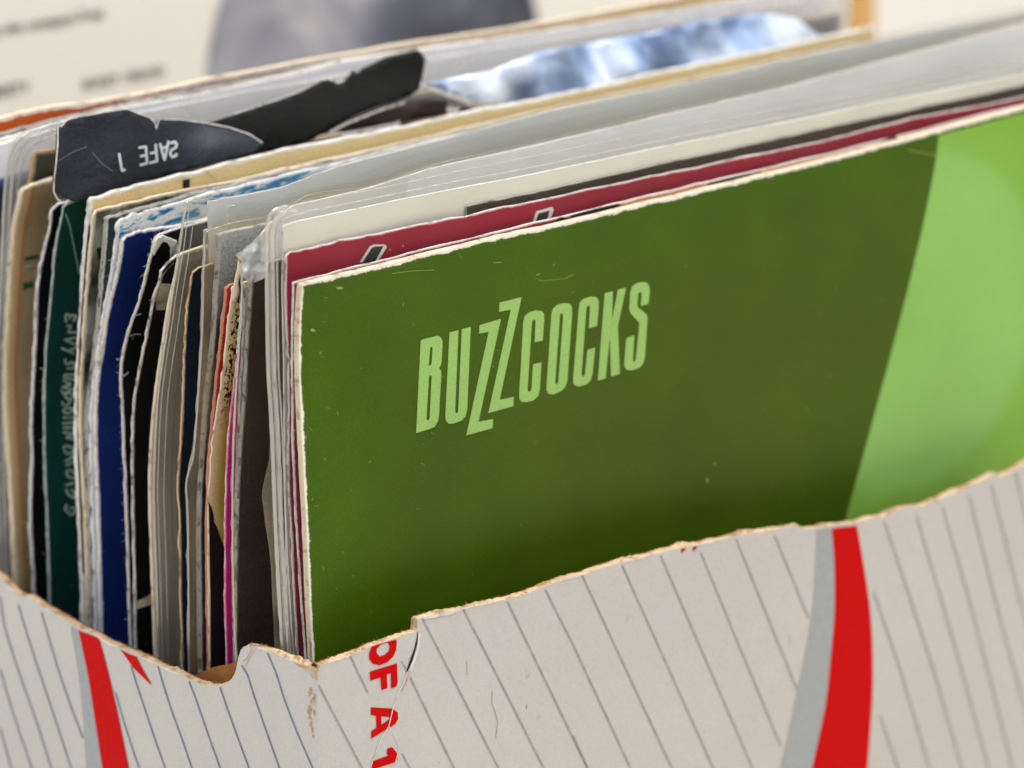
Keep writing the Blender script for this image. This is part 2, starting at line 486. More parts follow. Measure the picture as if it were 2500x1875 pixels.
def panel(name, edge, fn, nrm, zbot, parent, label=None):
    """one side of the box: torn upper edge, printed outside, kraft core and inside"""
    pts = resample(edge, 3.5)
    outer = []
    for i, (a, b) in enumerate(pts):
        p = fn(a, b)
        p = p + Vector((0, 0, 1))*(0.00016*nz(i*.35, 3, nrm.x*5)+.00014*nz(i*.06, 8, 1))
        outer.append(p)
    V, F = [], []
    rows = 14
    for p in outer:
        for j in range(rows+1):
            z = p.z-(p.z-zbot)*(j/rows)**1.3
            if nrm.y: V.append(Vector((p.x, frontY(p.x, z), z)))
            else: V.append(Vector((sideX(p.y, z), p.y, z)))
    K = rows+1; n1 = len(V)
    V += [v-nrm*THK for v in V]
    Fo, Fi = [], []
    for i in range(len(outer)-1):
        for j in range(rows):
            a = i*K+j
            Fo.append((a, a+1, a+K+1, a+K)); Fi.append((a+n1, a+n1+K, a+n1+K+1, a+n1+1))
    o = link(name, mesh(V[:n1], Fo), M_boxF, parent)
    if (Vector(o.data.polygons[0].normal)).dot(nrm) < 0: o.data.flip_normals()
    link('inner_liner', mesh([v for v in V[n1:]], [tuple(k-n1 for k in f) for f in Fi]), M_brown, o)
    # torn core along the top: rough little ridge
    rv, rf = [], []
    for i in range(len(outer)):
        a = V[i*K]
        h = 0.00003 + 0.0006*max(0, nz(i*.07, 9, 2)+.2) + .0007*max(0, nz(i*.021, 4, 6)) + 0.00016*abs(nz(i*.8, 2, 2))
        w = 0.00022*nz(i*.3, 1, 4)
        rv += [a, a-nrm*(THK*.12)+Vector((0, 0, .00008)), a-nrm*(THK*.3+w)+Vector((0, 0, h)), a-nrm*(THK*.65-w)+Vector((0, 0, h*R.uniform(.6, 1.1))), a-nrm*THK+Vector((0, 0, -.0002))]
    for i in range(len(outer)-1):
        for k in range(4):
            q = i*5+k; rf.append((q, q+5, q+6, q+1))
    link('torn_edge', mesh(rv, rf), M_kraft, o)
    fv, ff = [], []
    for i in range(420):
        q = R.randrange(len(outer)-1); a = V[q*K]-nrm*THK*R.uniform(.1, .9)
        cl = abs(nz(q*.12, 5, 5))
        d = Vector((R.uniform(-1, 1), R.uniform(-1, 1), R.uniform(-.2, 1.0)))
        add_fibre(fv, ff, a, d.normalized()*MM*(.15+R.random()**2*(.4+2.2*cl)), 0.000028)
    link('torn_fibres', mesh(fv, ff), M_kraft, o, kind='stuff')
    return o
box = bpy.data.objects.new('cardboard_box', None); C.objects.link(box)
box['label'] = 'torn white cardboard box with red swoosh and thin diagonal stripes holding the records'; box['category'] = 'box'
front = panel('front_panel', front_edge, onfront, Vector((0, -1, 0)), 0.0015, box)
side = panel('side_panel', side_edge, onside, Vector((-1, 0, 0)), 0.0015, box)
# folded corner between the two panels
def corner():
    rows = 15
    a = [v.co.copy() for v in side.data.vertices][-rows:]
    b = [v.co.copy() for v in front.data.vertices][:rows]
    V, F = [], []
    for p, q in zip(a, b):
        k = Vector((XL, YF, (p.z+q.z)/2))
        for t in (0, .25, .5, .75, 1):
            V.append(p*(1-t)**2 + k*2*t*(1-t) + q*t*t)
    for i in range(rows-1):
        for j in range(4):
            c = i*5+j; F.append((c, c+1, c+6, c+5))
    return link('corner_fold', mesh(V, F), M_boxF, box)
corner()
# the unseen remainder of the box, so that it holds together
def slab(name, lo, hi, mat, parent):
    (a, b, c), (d, e, f) = lo, hi
    vs = [(a, b, c), (d, b, c), (d, e, c), (a, e, c), (a, b, f), (d, b, f), (d, e, f), (a, e, f)]
    return link(name, mesh(vs, [(0, 3, 2, 1), (4, 5, 6, 7), (0, 1, 5, 4), (1, 2, 6, 5), (2, 3, 7, 6), (3, 0, 4, 7)]), mat, parent, False)
slab('floor_panel', (XL+.002, YF+.002, .0005), (.192, .098, .002), M_brown, box)
slab('back_panel', (XL+.002, .098, .0005), (.192, .0995, .135), M_brown, box)
slab('end_panel', (.1925, YF+.002, .0005), (.194, .0995, .135), M_brown, box)
# inner layer seen through the finger hole
inn = [hit(a, b, 0, XL+2.3*MM) for a, b in c6([(1180, 965), (1290, 985), (1360, 945), (1450, 908), (1540, 892), (1620, 884), (1700, 890), (1700, 1200), (1180, 1200)])]
io = link('inner_flap', mesh(inn, [tuple(range(len(inn)))]), M_brown, box, False)
m = io.modifiers.new('thickness', 'SOLIDIFY'); m.thickness = .0012; m.offset = 0

M_red = plain('red_print', s2l((196, 0, 3)), 0.6, 0.08)
M_gprint = plain('grey_print', s2l((158, 161, 163)), 0.5, 0.25)
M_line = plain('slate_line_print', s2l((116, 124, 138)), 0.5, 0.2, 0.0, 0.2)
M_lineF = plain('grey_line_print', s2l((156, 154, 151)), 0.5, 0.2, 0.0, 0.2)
fo = lambda off: (lambda a, b: onfront(a, b, off*MM))
so = lambda off: (lambda a, b: onside(a, b, off*MM))
def ext(pts, y=2050):           # carry a line on below the picture
    (a, b), (c, d) = pts[-2], pts[-1]
    return pts + [(c+(c-a)*(y-d)/max(d-b, 1), y)]
stripesF = [c7([(430, 905), (548, 1150)]), ext(c7([(215, 1100), (510, 1659)])), c7([(775, 940), (815, 1010)]), ext(c7([(835, 1050), (1130, 1659)])), ext(c7([(920, 655), (1430, 1659)])),
    ext(c7([(1195, 590), (1735, 1659)])), ext(c7([(1490, 535), (2030, 1659)])), ext(c7([(780, 1560), (830, 1659)])), ext(c9([(-190, 455), (0, 830), (385, 1659)])), ext(c9([(0, 1440), (95, 1659)])),
    ext(c9([(60, 360), (665, 1659)])), ext(c9([(330, 292), (945, 1659)])), ext(c9([(590, 226), (1210, 1659)])), c9([(860, 205), (1400, 1510)]), c9([(1100, 115), (1510, 1130)]), c9([(1360, 92), (1590, 650)]),
    ext(c10([(500, 740), (640, 1150), (785, 1640)])), ext(c10([(556, 372), (700, 800), (835, 1220), (955, 1640)])), ext(c10([(722, 340), (860, 800), (960, 1150), (1095, 1640)])),
    ext(c10([(860, 300), (1000, 780), (1110, 1200), (1220, 1640)])), ext(c10([(1000, 240), (1140, 800), (1284, 1330)])), ext(c10([(1115, 180), (1230, 640), (1284, 850)])), ext(c10([(1240, 110), (1330, 500)])), ext(c10([(530, 1380), (620, 1640)]))]
for l in stripesF:
    ribbons('printed_stripe', [(resample(l, 40), 5.2)], M_lineF, fo(.05), front)
stripesS = [[(0, 430), (30, 640), (90, 830), (150, 1010), (240, 1260), (345, 1590)], [(125, 490), (180, 680), (260, 930), (345, 1180), (480, 1590)], [(280, 540), (320, 680), (400, 950), (480, 1180), (560, 1390)],
    [(0, 920), (60, 1130), (130, 1350), (215, 1590)], [(0, 1320), (75, 1590)], [(780, 1080), (830, 1260), (900, 1480), (940, 1590)], [(885, 900), (920, 1020), (980, 1200), (1050, 1410), (1115, 1590)],
    [(1065, 900), (1090, 990), (1160, 1210), (1230, 1400), (1295, 1590)], [(1275, 1004), (1320, 1120), (1400, 1350), (1485, 1590)], [(1485, 1045), (1530, 1180), (1610, 1400), (1680, 1590)],
    [(1630, 895), (1670, 960), (1720, 1120), (1800, 1350), (1885, 1590)], [(1805, 815), (1860, 940), (1920, 1130), (2000, 1340), (2110, 1590)]]
for i, l in enumerate(stripesS):
    l = c6(l)
    if i != 2: l = ext(l)
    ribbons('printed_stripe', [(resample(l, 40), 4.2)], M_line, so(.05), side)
def band(name, a, b, mat, fn, parent):
    a, b = catmull(a), catmull(b)
    verts = []
    for p, q in zip(a, b): verts += [fn(*p), fn(*q)]
    return link(name, mesh(verts, [(2*i, 2*i+1, 2*i+3, 2*i+2) for i in range(len(a)-1)]), mat, parent, False)
rl = ext(c8([(708, 408), (722, 600), (722, 850), (705, 1050), (680, 1300), (640, 1500), (605, 1659)]))
rr = ext(c8([(840, 392), (875, 600), (905, 800), (920, 1000), (922, 1250), (910, 1450), (895, 1659)]))
gl = ext(c8([(628, 420), (624, 600), (605, 850), (565, 1080), (520, 1300), (470, 1540), (440, 1659)]))
band('printed_red_swoosh', rl, rr, M_red, fo(.09), front)
band('printed_grey_swoosh', gl, [(a+1, b) for a, b in rl], M_gprint, fo(.07), front)
srl = ext(c6([(530, 662), (590, 950), (640, 1260), (690, 1590)])); srr = ext(c6([(668, 712), (720, 900), (790, 1200), (870, 1590)]))
sgl = ext(c6([(474, 628), (520, 900), (555, 1200), (582, 1590)]))
band('printed_red_swoosh', srl, srr, M_red, so(.09), side)
band('printed_grey_swoosh', sgl, [(a+1, b) for a, b in srl], M_gprint, so(.07), side)
flat('printed_red_wedge', [c6([(812, 790), (870, 822), (920, 838), (975, 945), (1025, 1028), (1010, 1022), (900, 915)])], M_red, so(.09), side)
# red lettering OF A 1
flat('printed_letter', [c7([(572, 840), (557, 885), (558, 925), (580, 955), (625, 967), (680, 945), (720, 905), (740, 860), (743, 800), (738, 792), (700, 802), (640, 818)]),
                        c7([(630, 832), (608, 855), (606, 880), (625, 905), (655, 900), (690, 870), (695, 838), (685, 815), (650, 820)])], M_red, fo(.08), front)
flat('printed_letter', [c7([(560, 1010), (745, 952), (749, 1085), (740, 1110), (704, 1123), (703, 1018), (676, 1028), (681, 1119), (640, 1135), (632, 1049), (566, 1070)])], M_red, fo(.08), front)
flat('printed_letter', [c7([(567, 1250), (720, 1258), (750, 1285), (752, 1330), (730, 1365), (569, 1462), (572, 1410), (606, 1390), (603, 1308), (568, 1300)]),
                        c7([(640, 1310), (640, 1368), (695, 1328), (690, 1315)])], M_red, fo(.08), front)
flat('printed_letter', [c7([(578, 1614), (684, 1577), (675, 1560), (677, 1530), (712, 1518), (746, 1560), (748, 1600), (738, 1618), (575, 1672)])], M_red, fo(.08), front)
for px, py in c9([(742, 190), (820, 178)]):
    flat('printed_letter', [[(px-6, py+7), (px-5, py-3), (px+2, py-6), (px+7, py-2), (px, py+3)]], M_red, fo(.08), front)
# tear beside the lettering
M_gap = plain('dark_tear_gap', s2l((40, 30, 22)), 0.9)
M_crease = paper('broken_white_print', s2l((224, 220, 216)), 0.15, .85, s2l((180, 168, 154)), .4)
flat('tear', [c7([(884, 735), (892, 760), (878, 830), (850, 930), (818, 1005), (806, 1012), (828, 940), (862, 850), (880, 770)])], M_gap, fo(.06), front)
ribbons('tear_crease', [(resample(c7([(896, 745), (890, 830), (862, 930), (822, 1020)]), 8), 5), (resample(c7([(815, 1010), (790, 1090), (750, 1160), (720, 1250), (708, 1300), (690, 1375), (640, 1460), (600, 1560), (570, 1640)]), 6), 1.9),
    (resample(c7([(690, 1380), (722, 1420), (745, 1480), (755, 1540), (740, 1600), (728, 1650)]), 6), 1.4), (resample(c7([(925, 648), (1000, 640), (1100, 620), (1190, 585)]), 8), 3)], M_crease, fo(.11), front)
def peel(edge, lo, hi, fn, parent, w):
    e = [p for p in resample(edge, 3) if lo <= p[0] <= hi]
    low = [(a+R.uniform(-1, 1), b+1.0+w*(.35+.9*abs(nz(i*.35, w, lo)))*math.sin(math.pi*(i+.5)/len(e))) for i, (a, b) in enumerate(e)]
    flat('peeled_paper', [[(a, b-.6) for a, b in e] + low[::-1]], M_crease, fn, parent)
for lo, hi, w in ((800, 900, 4), (1035, 1140, 9), (1150, 1215, 4), (1365, 1425, 5), (1520, 1600, 4), (1690, 1790, 5), (1985, 2060, 4), (2270, 2330, 5), (2455, 2500, 6)): peel(front_edge, lo, hi, fo(.1), front, w)
for lo, hi, w in ((2, 34, 7), (100, 150, 4), (225, 290, 5), (330, 380, 4), (385, 440, 6), (604, 660, 7), (670, 720, 4)): peel(side_edge, lo, hi, so(.1), side, w)
M_rub = paper('rubbed_kraft', s2l((184, 150, 114)), 0.3, .85, s2l((196, 186, 174)), .5)
ribbons('tear_core', [(resample(c7([(822, 1015), (812, 1060), (775, 1140)]), 5), 4)], M_rub, fo(.13), front)
ribbons('scuff', [(resample(c7([(1388, 1140), (1385, 1220), (1410, 1290), (1425, 1350), (1410, 1460)]), 5), 1.8), (resample(c7([(1216, 935), (1218, 1030)]), 5), 1.4), (resample(c7([(1620, 1230), (1618, 1260)]), 5), 2.5)], paper('faint_scuff', s2l((168, 152, 132)), .2), fo(.06), front)
# rubbed corner
def blob(name, cx, cy, rx, ry, mat, fn, parent, n=26, rough=.45):
    sd = R.random()*9
    pts = []
    for i in range(n):
        a = 2*math.pi*i/n; k = 1+rough*2*nz(math.cos(a)*1.3+sd, math.sin(a)*1.3, sd)
        pts.append((cx+rx*k*math.cos(a), cy+ry*k*math.sin(a)))
    return flat(name, [pts], mat, fn, parent)
flat('rubbed_corner', [c6([(1985, 880), (2080, 905), (2142, 925), (2142, 1000), (2110, 985), (2080, 940), (2020, 905)])], M_rub, so(.06), side)
flat('rubbed_corner', [c7([(206, 965), (222, 962), (215, 1000), (200, 1050), (196, 1060), (200, 1000)])], M_rub, fo(.06), front)
for cx, cy, rx, ry in ((757, 1690, 6, 9), (764, 1712, 7, 8), (755, 1733, 5, 11), (767, 1740, 3, 6), (759, 1765, 4, 9), (763, 1782, 4, 6), (768, 1700, 3, 9), (756, 1752, 3, 5), (765, 1798, 3, 4)):
    blob('rubbed_corner', cx, cy, rx, ry, M_rub, so(.06), side)
ribbons('corner_scuff', [(resample(c6([(1690, 800), (1665, 850), (1640, 870)]), 5), 2), (resample(c6([(1720, 790), (1690, 830), (1660, 900)]), 5), 1.5)], M_rub, so(.07), side)

# ------------------------------------------------------------------ the records, front to back
def things(ob, label, cat='record sleeve', group=None):
    ob['label'] = label; ob['category'] = cat
    if group: ob['group'] = group
BOT = lambda x: [(x, 1700), (x+4, 1900)]

# 1 green sleeve
green = Sleeve([(738, 697), (731, 760), (729, 845), (732, 971), (736, 1054), (740, 1127), (743, 1199), (748, 1271), (755, 1464), (763, 1608), (766, 1750)],
               [(738, 694), (765, 688), (1000, 632), (1180, 588), (1250, 571), (1330, 556), (1480, 520), (1600, 491), (1900, 420), (2050, 383), (2290, 318), (2500, 262), (2720, 205)], B=0.0, Lg=16, t=1.1, name='green')
def green_col(n):
    u = n.uv()
    a = n.math('MULTIPLY', n.remap(u[0], 8, 70), n.remap(u[1], 4, 22))
    b = n.math('MULTIPLY', a, n.remap(n.noise(14, 3), .3, .65), 0, True)
    return n.mix(b, s2l((61, 90, 0)), s2l((69, 85, 5)))  # olive shift away from the edges paints in the room's soft sheen
M_green = cover('green_print_and_sheen', None, s2l((236, 228, 214)), 0.34, 0.5, 0.15, 0.12, 0.05, 0.2, green_col, 0.12, 0.12)
ob = green.build('record_sleeve', M_green, M_cream, rag=.10)
things(ob, 'glossy dark green sleeve with pale lettering at the front of the box')
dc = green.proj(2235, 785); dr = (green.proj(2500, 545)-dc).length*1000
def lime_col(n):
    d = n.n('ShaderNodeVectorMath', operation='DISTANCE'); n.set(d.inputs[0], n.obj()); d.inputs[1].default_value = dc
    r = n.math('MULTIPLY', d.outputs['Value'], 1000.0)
    return n.ramp(n.math('DIVIDE', r, dr*2), [(0, s2l((136, 182, 90))), (.40, s2l((142, 188, 98))), (.485, s2l((140, 186, 96))), (.54, s2l((130, 176, 72))), (.68, s2l((124, 168, 60))), (.9, s2l((132, 178, 76)))])  # rings paint soft reflection arcs into the pale green
M_lime = cover('pale_green_print_and_reflection', None, WORN, 0.0, 0.5, 0.15, 0.05, 0.05, 0.2, lime_col, 0.06, 0.0)
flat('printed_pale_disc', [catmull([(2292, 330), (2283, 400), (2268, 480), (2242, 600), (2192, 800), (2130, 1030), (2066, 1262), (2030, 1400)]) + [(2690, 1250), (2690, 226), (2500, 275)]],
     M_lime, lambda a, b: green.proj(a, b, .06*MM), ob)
cl = crop(950, 650, 3.16)
LET = [
 [[(243, 578), (255, 565), (370, 535), (395, 545), (410, 570), (412, 620), (405, 740), (395, 770), (385, 785), (400, 805), (403, 830), (385, 1150), (375, 1200), (350, 1240), (300, 1260), (208, 1287)],
  [(318, 628), (325, 620), (335, 628), (328, 745), (318, 768), (306, 765), (310, 700)], [(308, 850), (318, 840), (328, 850), (312, 1170), (302, 1190), (290, 1185), (288, 1170)]],
 [[(465, 510), (535, 492), (510, 1110), (512, 1130), (522, 1135), (532, 1120), (560, 485), (630, 467), (603, 1100), (590, 1160), (560, 1190), (500, 1213), (460, 1215), (440, 1195), (433, 1160)]],
 [[(697, 455), (863, 405), (690, 1200), (803, 1178), (798, 1250), (595, 1305), (768, 505), (695, 520)]],
 [[(852, 280), (1022, 238), (853, 1030), (963, 1007), (957, 1080), (765, 1133), (938, 335), (848, 352)]],
 [[(1185, 572), (1122, 587), (1130, 430), (1125, 412), (1112, 412), (1102, 430), (1068, 950), (1072, 965), (1088, 968), (1098, 950), (1110, 757), (1175, 740), (1163, 950), (1150, 1000), (1115, 1035), (1060, 1048), (1020, 1045), (1003, 1020), (1003, 980), (1035, 430), (1045, 385), (1080, 355), (1130, 340), (1175, 345), (1195, 365), (1197, 410)]],
 [[(1252, 365), (1265, 325), (1300, 295), (1350, 283), (1395, 290), (1412, 320), (1412, 365), (1375, 880), (1360, 930), (1325, 965), (1270, 988), (1230, 985), (1213, 955), (1215, 910)],
  [(1318, 375), (1328, 360), (1340, 370), (1342, 390), (1305, 890), (1295, 912), (1285, 908), (1282, 890)]],
 [[(1605, 460), (1540, 480), (1550, 320), (1545, 305), (1533, 303), (1522, 320), (1485, 830), (1490, 850), (1502, 850), (1510, 835), (1530, 645), (1590, 627), (1570, 830), (1555, 880), (1525, 910), (1470, 928), (1435, 922), (1420, 900), (1420, 860), (1462, 330), (1470, 280), (1500, 250), (1560, 232), (1600, 238), (1617, 265), (1617, 310)]],
 [[(1663, 207), (1727, 193), (1718, 415), (1765, 180), (1828, 165), (1765, 460), (1780, 830), (1712, 852), (1703, 540), (1670, 865), (1610, 882)]],
 [[(2000, 290), (1942, 307), (1948, 215), (1940, 198), (1930, 200), (1922, 215), (1915, 290), (1918, 315), (1985, 370), (1993, 400), (1975, 690), (1960, 750), (1930, 785), (1870, 803), (1835, 800), (1815, 775), (1815, 730), (1828, 570), (1835, 552), (1893, 532), (1880, 720), (1885, 735), (1895, 735), (1903, 720), (1930, 450), (1925, 430), (1860, 360), (1853, 330), (1860, 200), (1875, 155), (1910, 130), (1960, 120), (1995, 130), (2010, 165), (2010, 210)]]]
M_letter = cover('pale_green_lettering', s2l((150, 188, 104)), WORN, 0.0, 0.5, 0.15, 0.04, 0.05, 0.2, None, 0.08, 0.0)
for L in LET: green.decal('printed_letter', [cl(l) for l in L], M_letter, .07)
# scratches and chips in the print
M_chip = paper('bare_card_chip', s2l((150, 160, 96)), .2)
sc = []
for i in range(70):
    a, b = 745+1300*R.random()**1.6, R.uniform(560, 1560)
    if b < 690-(a-735)*.246+25 or b > 1600-(a-780)*.26: continue
    th = R.uniform(0, 3.14); ln = R.uniform(2, 12)
    sc.append(([(a, b), (a+ln*math.cos(th)*.6, b+ln*math.sin(th)*.6), (a+ln*math.cos(th+.3), b+ln*math.sin(th+.3))], R.uniform(.4, 1.0)))
sc += [([(957, 668), (1000, 662), (1060, 659)], 1.2), ([(1310, 672), (1318, 668)], 2), ([(1308, 680), (1325, 686), (1380, 680), (1400, 670)], .9), ([(1205, 642), (1225, 640)], 1.5), ([(2218, 366), (2250, 372), (2290, 380)], 2)]
green.ribbon('scratches', sc, M_chip, .1)['kind'] = 'stuff'
for cx, cy, rx, ry in ((829, 702, 8, 4), (764, 806, 5, 4), (1728, 1172, 3, 5), (1745, 1132, 4, 2)):
    blob('print_chip', cx, cy, rx, ry, M_chip if cx != 764 else M_chip, lambda a, b: green.proj(a, b, .09*MM), ob, 14, .35)
green.fibres(40, .6)

# 2 thin sleeve just behind it
salmon = Sleeve([(716, 700), (713, 845), (714, 971), (714, 1054), (717, 1127), (723, 1271), (735, 1464), (746, 1600), (752, 1750)],
                [(716, 690), (1000, 618), (1250, 557), (1525, 492), (1700, 450), (1900, 403), (2050, 369), (2250, 318), (2500, 255), (2700, 202)], B=1.75, Lg=30, t=.3, name='salmon')
def salmon_col(n):
    u = n.uv()
    c = n.ramp(n.math('DIVIDE', u[0], 180), [(0, s2l((150, 40, 70))), (.30, s2l((158, 46, 74))), (.34, s2l((216, 140, 110))), (1, s2l((222, 160, 140)))])
    return c
ob = salmon.build('record_sleeve', cover('salmon_print', None, s2l((240, 232, 220)), .16, .5, colfn=salmon_col), M_white, rag=.2)
things(ob, 'thin salmon sleeve with black letters peeping over the green sleeve')
M_black = plain('black_ink', s2l((22, 26, 22)), .4)
k5 = crop(1250, 300, 2.765)
for l in ([(290, 655), (330, 636), (372, 640), (385, 655), (300, 675)], [(395, 625), (560, 580), (720, 545), (735, 560), (560, 610), (405, 650)], [(1315, 410), (1480, 368), (1680, 326), (1690, 345), (1500, 395), (1325, 435)]):
    salmon.decal('printed_letter', [k5(l)], M_black, .05)
salmon.decal('printed_letter', [[(2150, 345), (2185, 331), (2192, 338), (2158, 352)]], M_black, .05)

# 3 crimson sleeve in a plastic bag
bag = Sleeve([(668, 512), (654, 528), (650, 560), (651, 700), (655, 900), (662, 1000), (668, 1127), (673, 1271), (683, 1464), (692, 1590), (697, 1750)],
             [(654, 545), (662, 518), (690, 502), (750, 490), (971, 447), (1107, 417), (1300, 378), (1612, 315), (1900, 262), (2171, 212), (2500, 135), (2720, 88)], X0=-4, B=2.3, Lg=12, width=188, t=2.4, name='bag crimson')
bag.taper = 6*MM
ob = bag.build('plastic_sleeve', M_film_clear, M_seam, rag=.15)
things(ob, 'clear plastic bag around the crimson sleeve', 'plastic sleeve')
BL = [(697, 1640), (691, 1590), (682, 1464), (672, 1271), (667, 1127), (661, 1000), (655, 900), (652, 700), (651, 580), (654, 545), (662, 522), (678, 510), (700, 505)]
bead(bag, BL, .30); bead(bag, [(a+13, b+(9 if b < 560 else 0)) for a, b in BL[:-1]] + [(720, 514)], .42); bead(bag, [(a+25, b+(20 if b < 560 else 0)) for a, b in BL[:-1]] + [(740, 520)], .14)
bead(bag, [(700, 505), (750, 494), (971, 450), (1107, 420), (1300, 381), (1612, 318), (1900, 265), (2171, 215), (2480, 142)], .06, 'film_edge')
bead(bag, [(735, 520), (820, 502), (971, 472), (1107, 444), (1300, 408), (1612, 343), (1900, 288), (2171, 232), (2480, 166)], .10, 'film_edge')
pink = Sleeve([(700, 632), (697, 700), (701, 808), (706, 917), (705, 1036), (705, 1127), (706, 1199), (711, 1271), (720, 1464), (727, 1590), (733, 1750)],
              [(700, 624), (714, 615), (900, 575), (1138, 526), (1250, 502), (1612, 428), (1900, 368), (2050, 334), (2225, 290), (2500, 236), (2720, 190)], B=3.2, Lg=30, t=.35, name='pink')
ob = pink.build('record_sleeve', cover('crimson_print', s2l((148, 14, 46)), s2l((226, 190, 196)), .12, .5, mottle=.15), M_white, rag=.35)
things(ob, 'crimson sleeve with black lettering inside the front plastic bag')
M_out = plain('white_ink', s2l((225, 215, 210)), .5)
for pts in ([(878, 640), (902, 602), (912, 597), (940, 597), (945, 603), (922, 640)], [(1298, 549), (1309, 516), (1348, 505), (1352, 512), (1340, 548)]):
    pink.decal('letter_outline', [pts], M_out, .05)
for pts in ([(886, 640), (907, 606), (915, 602), (936, 601), (915, 640)], [(1306, 547), (1315, 521), (1342, 514), (1333, 545)]):
    pink.decal('printed_letter', [pts], M_black, .09)
dark = Sleeve([(700, 640), (706, 1000), (720, 1464), (730, 1750)], [(1130, 507), (1139, 504), (1300, 473), (1612, 401), (1900, 340), (2050, 306), (2500, 210), (2720, 163)], B=4.1, Lg=30, t=.4, X0=0, name='inner')
dark.X0 = hit(1139, 504, 1, 4.1*MM).x; dark.A = [(0.1, 4.1*MM), (0.2, 4.1*MM)]; dark.T = [q for q in dark.T if q[0] >= dark.X0-.0003]
ob = dark.build('inner_sleeve', cover('brown_black_paper', s2l((58, 46, 38)), s2l((80, 68, 56)), .1, .8, grain=.35, specks=.2), M_grey, rag=.1)
things(ob, 'dark brown inner sleeve rising behind the crimson sleeve', 'inner sleeve')

# added paper inner bags that brighten the plastic bags' tops to look milky
def added_paper(left, top, X0, B, col, label, flatA=True, width=174):
    p = Sleeve(left, top, X0=X0, B=B, Lg=40, width=width, t=.3, name='paper')
    if flatA:
        p.A = [(.05, B*MM), (.2, B*MM)]
    n = NT('added_paper'); u = n.uv()
    c = n.mix(n.remap(n.noise(.05, 4, n.scaled(1, 3)), .35, .65), s2l(col), s2l(tuple(k*.95 for k in col)))
    n.pbr(c, .6, .25, n.bump(n.noise(60, 3), .3, .0008))
    things(p.build('inner_sleeve', n.m, M_white, rag=.06, nzr=50), label, 'inner sleeve')
added_paper([(692, 566), (690, 700), (694, 900), (696, 1100), (702, 1464), (706, 1750)], [(690, 552), (720, 542), (971, 489), (1300, 426), (1612, 360), (1900, 302), (2171, 245), (2500, 181), (2720, 134)], 0, 4.55, (224, 220, 208),
            'added cream paper inner sleeve above the crimson cover, brightening the front bag', False)
# 4 brown sleeve in a crumpled bag
brown = Sleeve([(620, 660), (614, 718), (609, 790), (603, 881), (600, 971), (594, 1030), (590, 1090), (585, 1163), (581, 1271), (578, 1464), (577, 1600), (579, 1750)],
               [(612, 668), (640, 646), (700, 630), (900, 590), (1300, 510), (2500, 262), (2700, 220)], X0=-1, B=14.4, Lg=50, t=.7, name='brown')
ob = brown.build('record_sleeve', cover('fuzzy_brown_print', s2l((58, 41, 34)), s2l((120, 104, 92)), .18, .9, .08, grain=.4, mottle=.25, specks=.15), M_grey, rag=.2)
things(ob, 'dark purplish brown sleeve in a crumpled bag behind the crimson sleeve')
bag2 = Sleeve([(600, 606), (592, 618), (591, 700), (590, 772), (584, 845), (578, 930), (574, 1000), (570, 1100), (568, 1271), (572, 1464), (578, 1600), (582, 1750)],
              [(592, 618), (603, 604), (625, 580), (648, 558), (668, 540), (727, 494), (900, 452), (1053, 400), (1134, 381), (1300, 345), (1612, 270), (1900, 205), (2200, 125), (2487, 48)], X0=-3, B=13.6, Lg=50, width=184, t=3.2, name='bag2')
bag2.taper = 6*MM
ob = bag2.build('plastic_sleeve', M_film_clear, M_seam, rag=.2)
things(ob, 'crumpled milky plastic bag around the dark brown sleeve', 'plastic sleeve')
bead(bag2, [(580, 1640), (577, 1600), (571, 1464), (568, 1271), (570, 1100), (574, 1000), (578, 930), (584, 845), (590, 772), (591, 700), (592, 640), (598, 612)], .16)
bead(bag2, [(598, 612), (610, 600), (630, 578), (650, 560), (690, 524), (727, 497), (800, 476), (900, 456), (1053, 404), (1134, 385), (1300, 349), (1612, 274), (1900, 209), (2200, 129), (2470, 54)], .06, 'film_edge')
M_crump = plastic('crumpled_plastic_highlight', s2l((236, 237, 242)), .45, .18, .35, .2, .35)  # white tint paints in the highlight on the crumpled plastic
flat('crumpled_corner', [[(574, 624), (582, 616), (600, 610), (603, 604), (648, 560), (655, 580), (655, 640), (652, 676), (622, 690), (604, 690), (594, 676), (591, 640), (584, 628)]], M_crump,
     lambda a, b: hit(a, b, 1, (8.6 + 1.0*math.sin(a*.12+b*.05) + .6*math.sin(b*.13))*MM), ob, step=6)
# a bulging lip of plastic in front of it
flat('plastic_lip', [[(664, 1040), (668, 1100), (672, 1271), (680, 1464), (688, 1590), (672, 1580), (664, 1400), (658, 1330), (648, 1275), (641, 1210), (643, 1190), (650, 1160), (658, 1127), (661, 1080)]], M_film_tan,
     lambda a, b: hit(a, b, 1, (5.2 + .5*math.sin(b*.05))*MM), ob, step=14, thick=.15)

added_paper([(650, 600), (650, 1700)], [(640, 590), (668, 552), (727, 506), (900, 464), (1053, 412), (1134, 393), (1300, 357), (1612, 283), (1900, 218), (2200, 138), (2480, 62)], 5, 15.8, (240, 239, 239),
            'added pale grey paper inner sleeve behind the dark brown cover, brightening its bag')
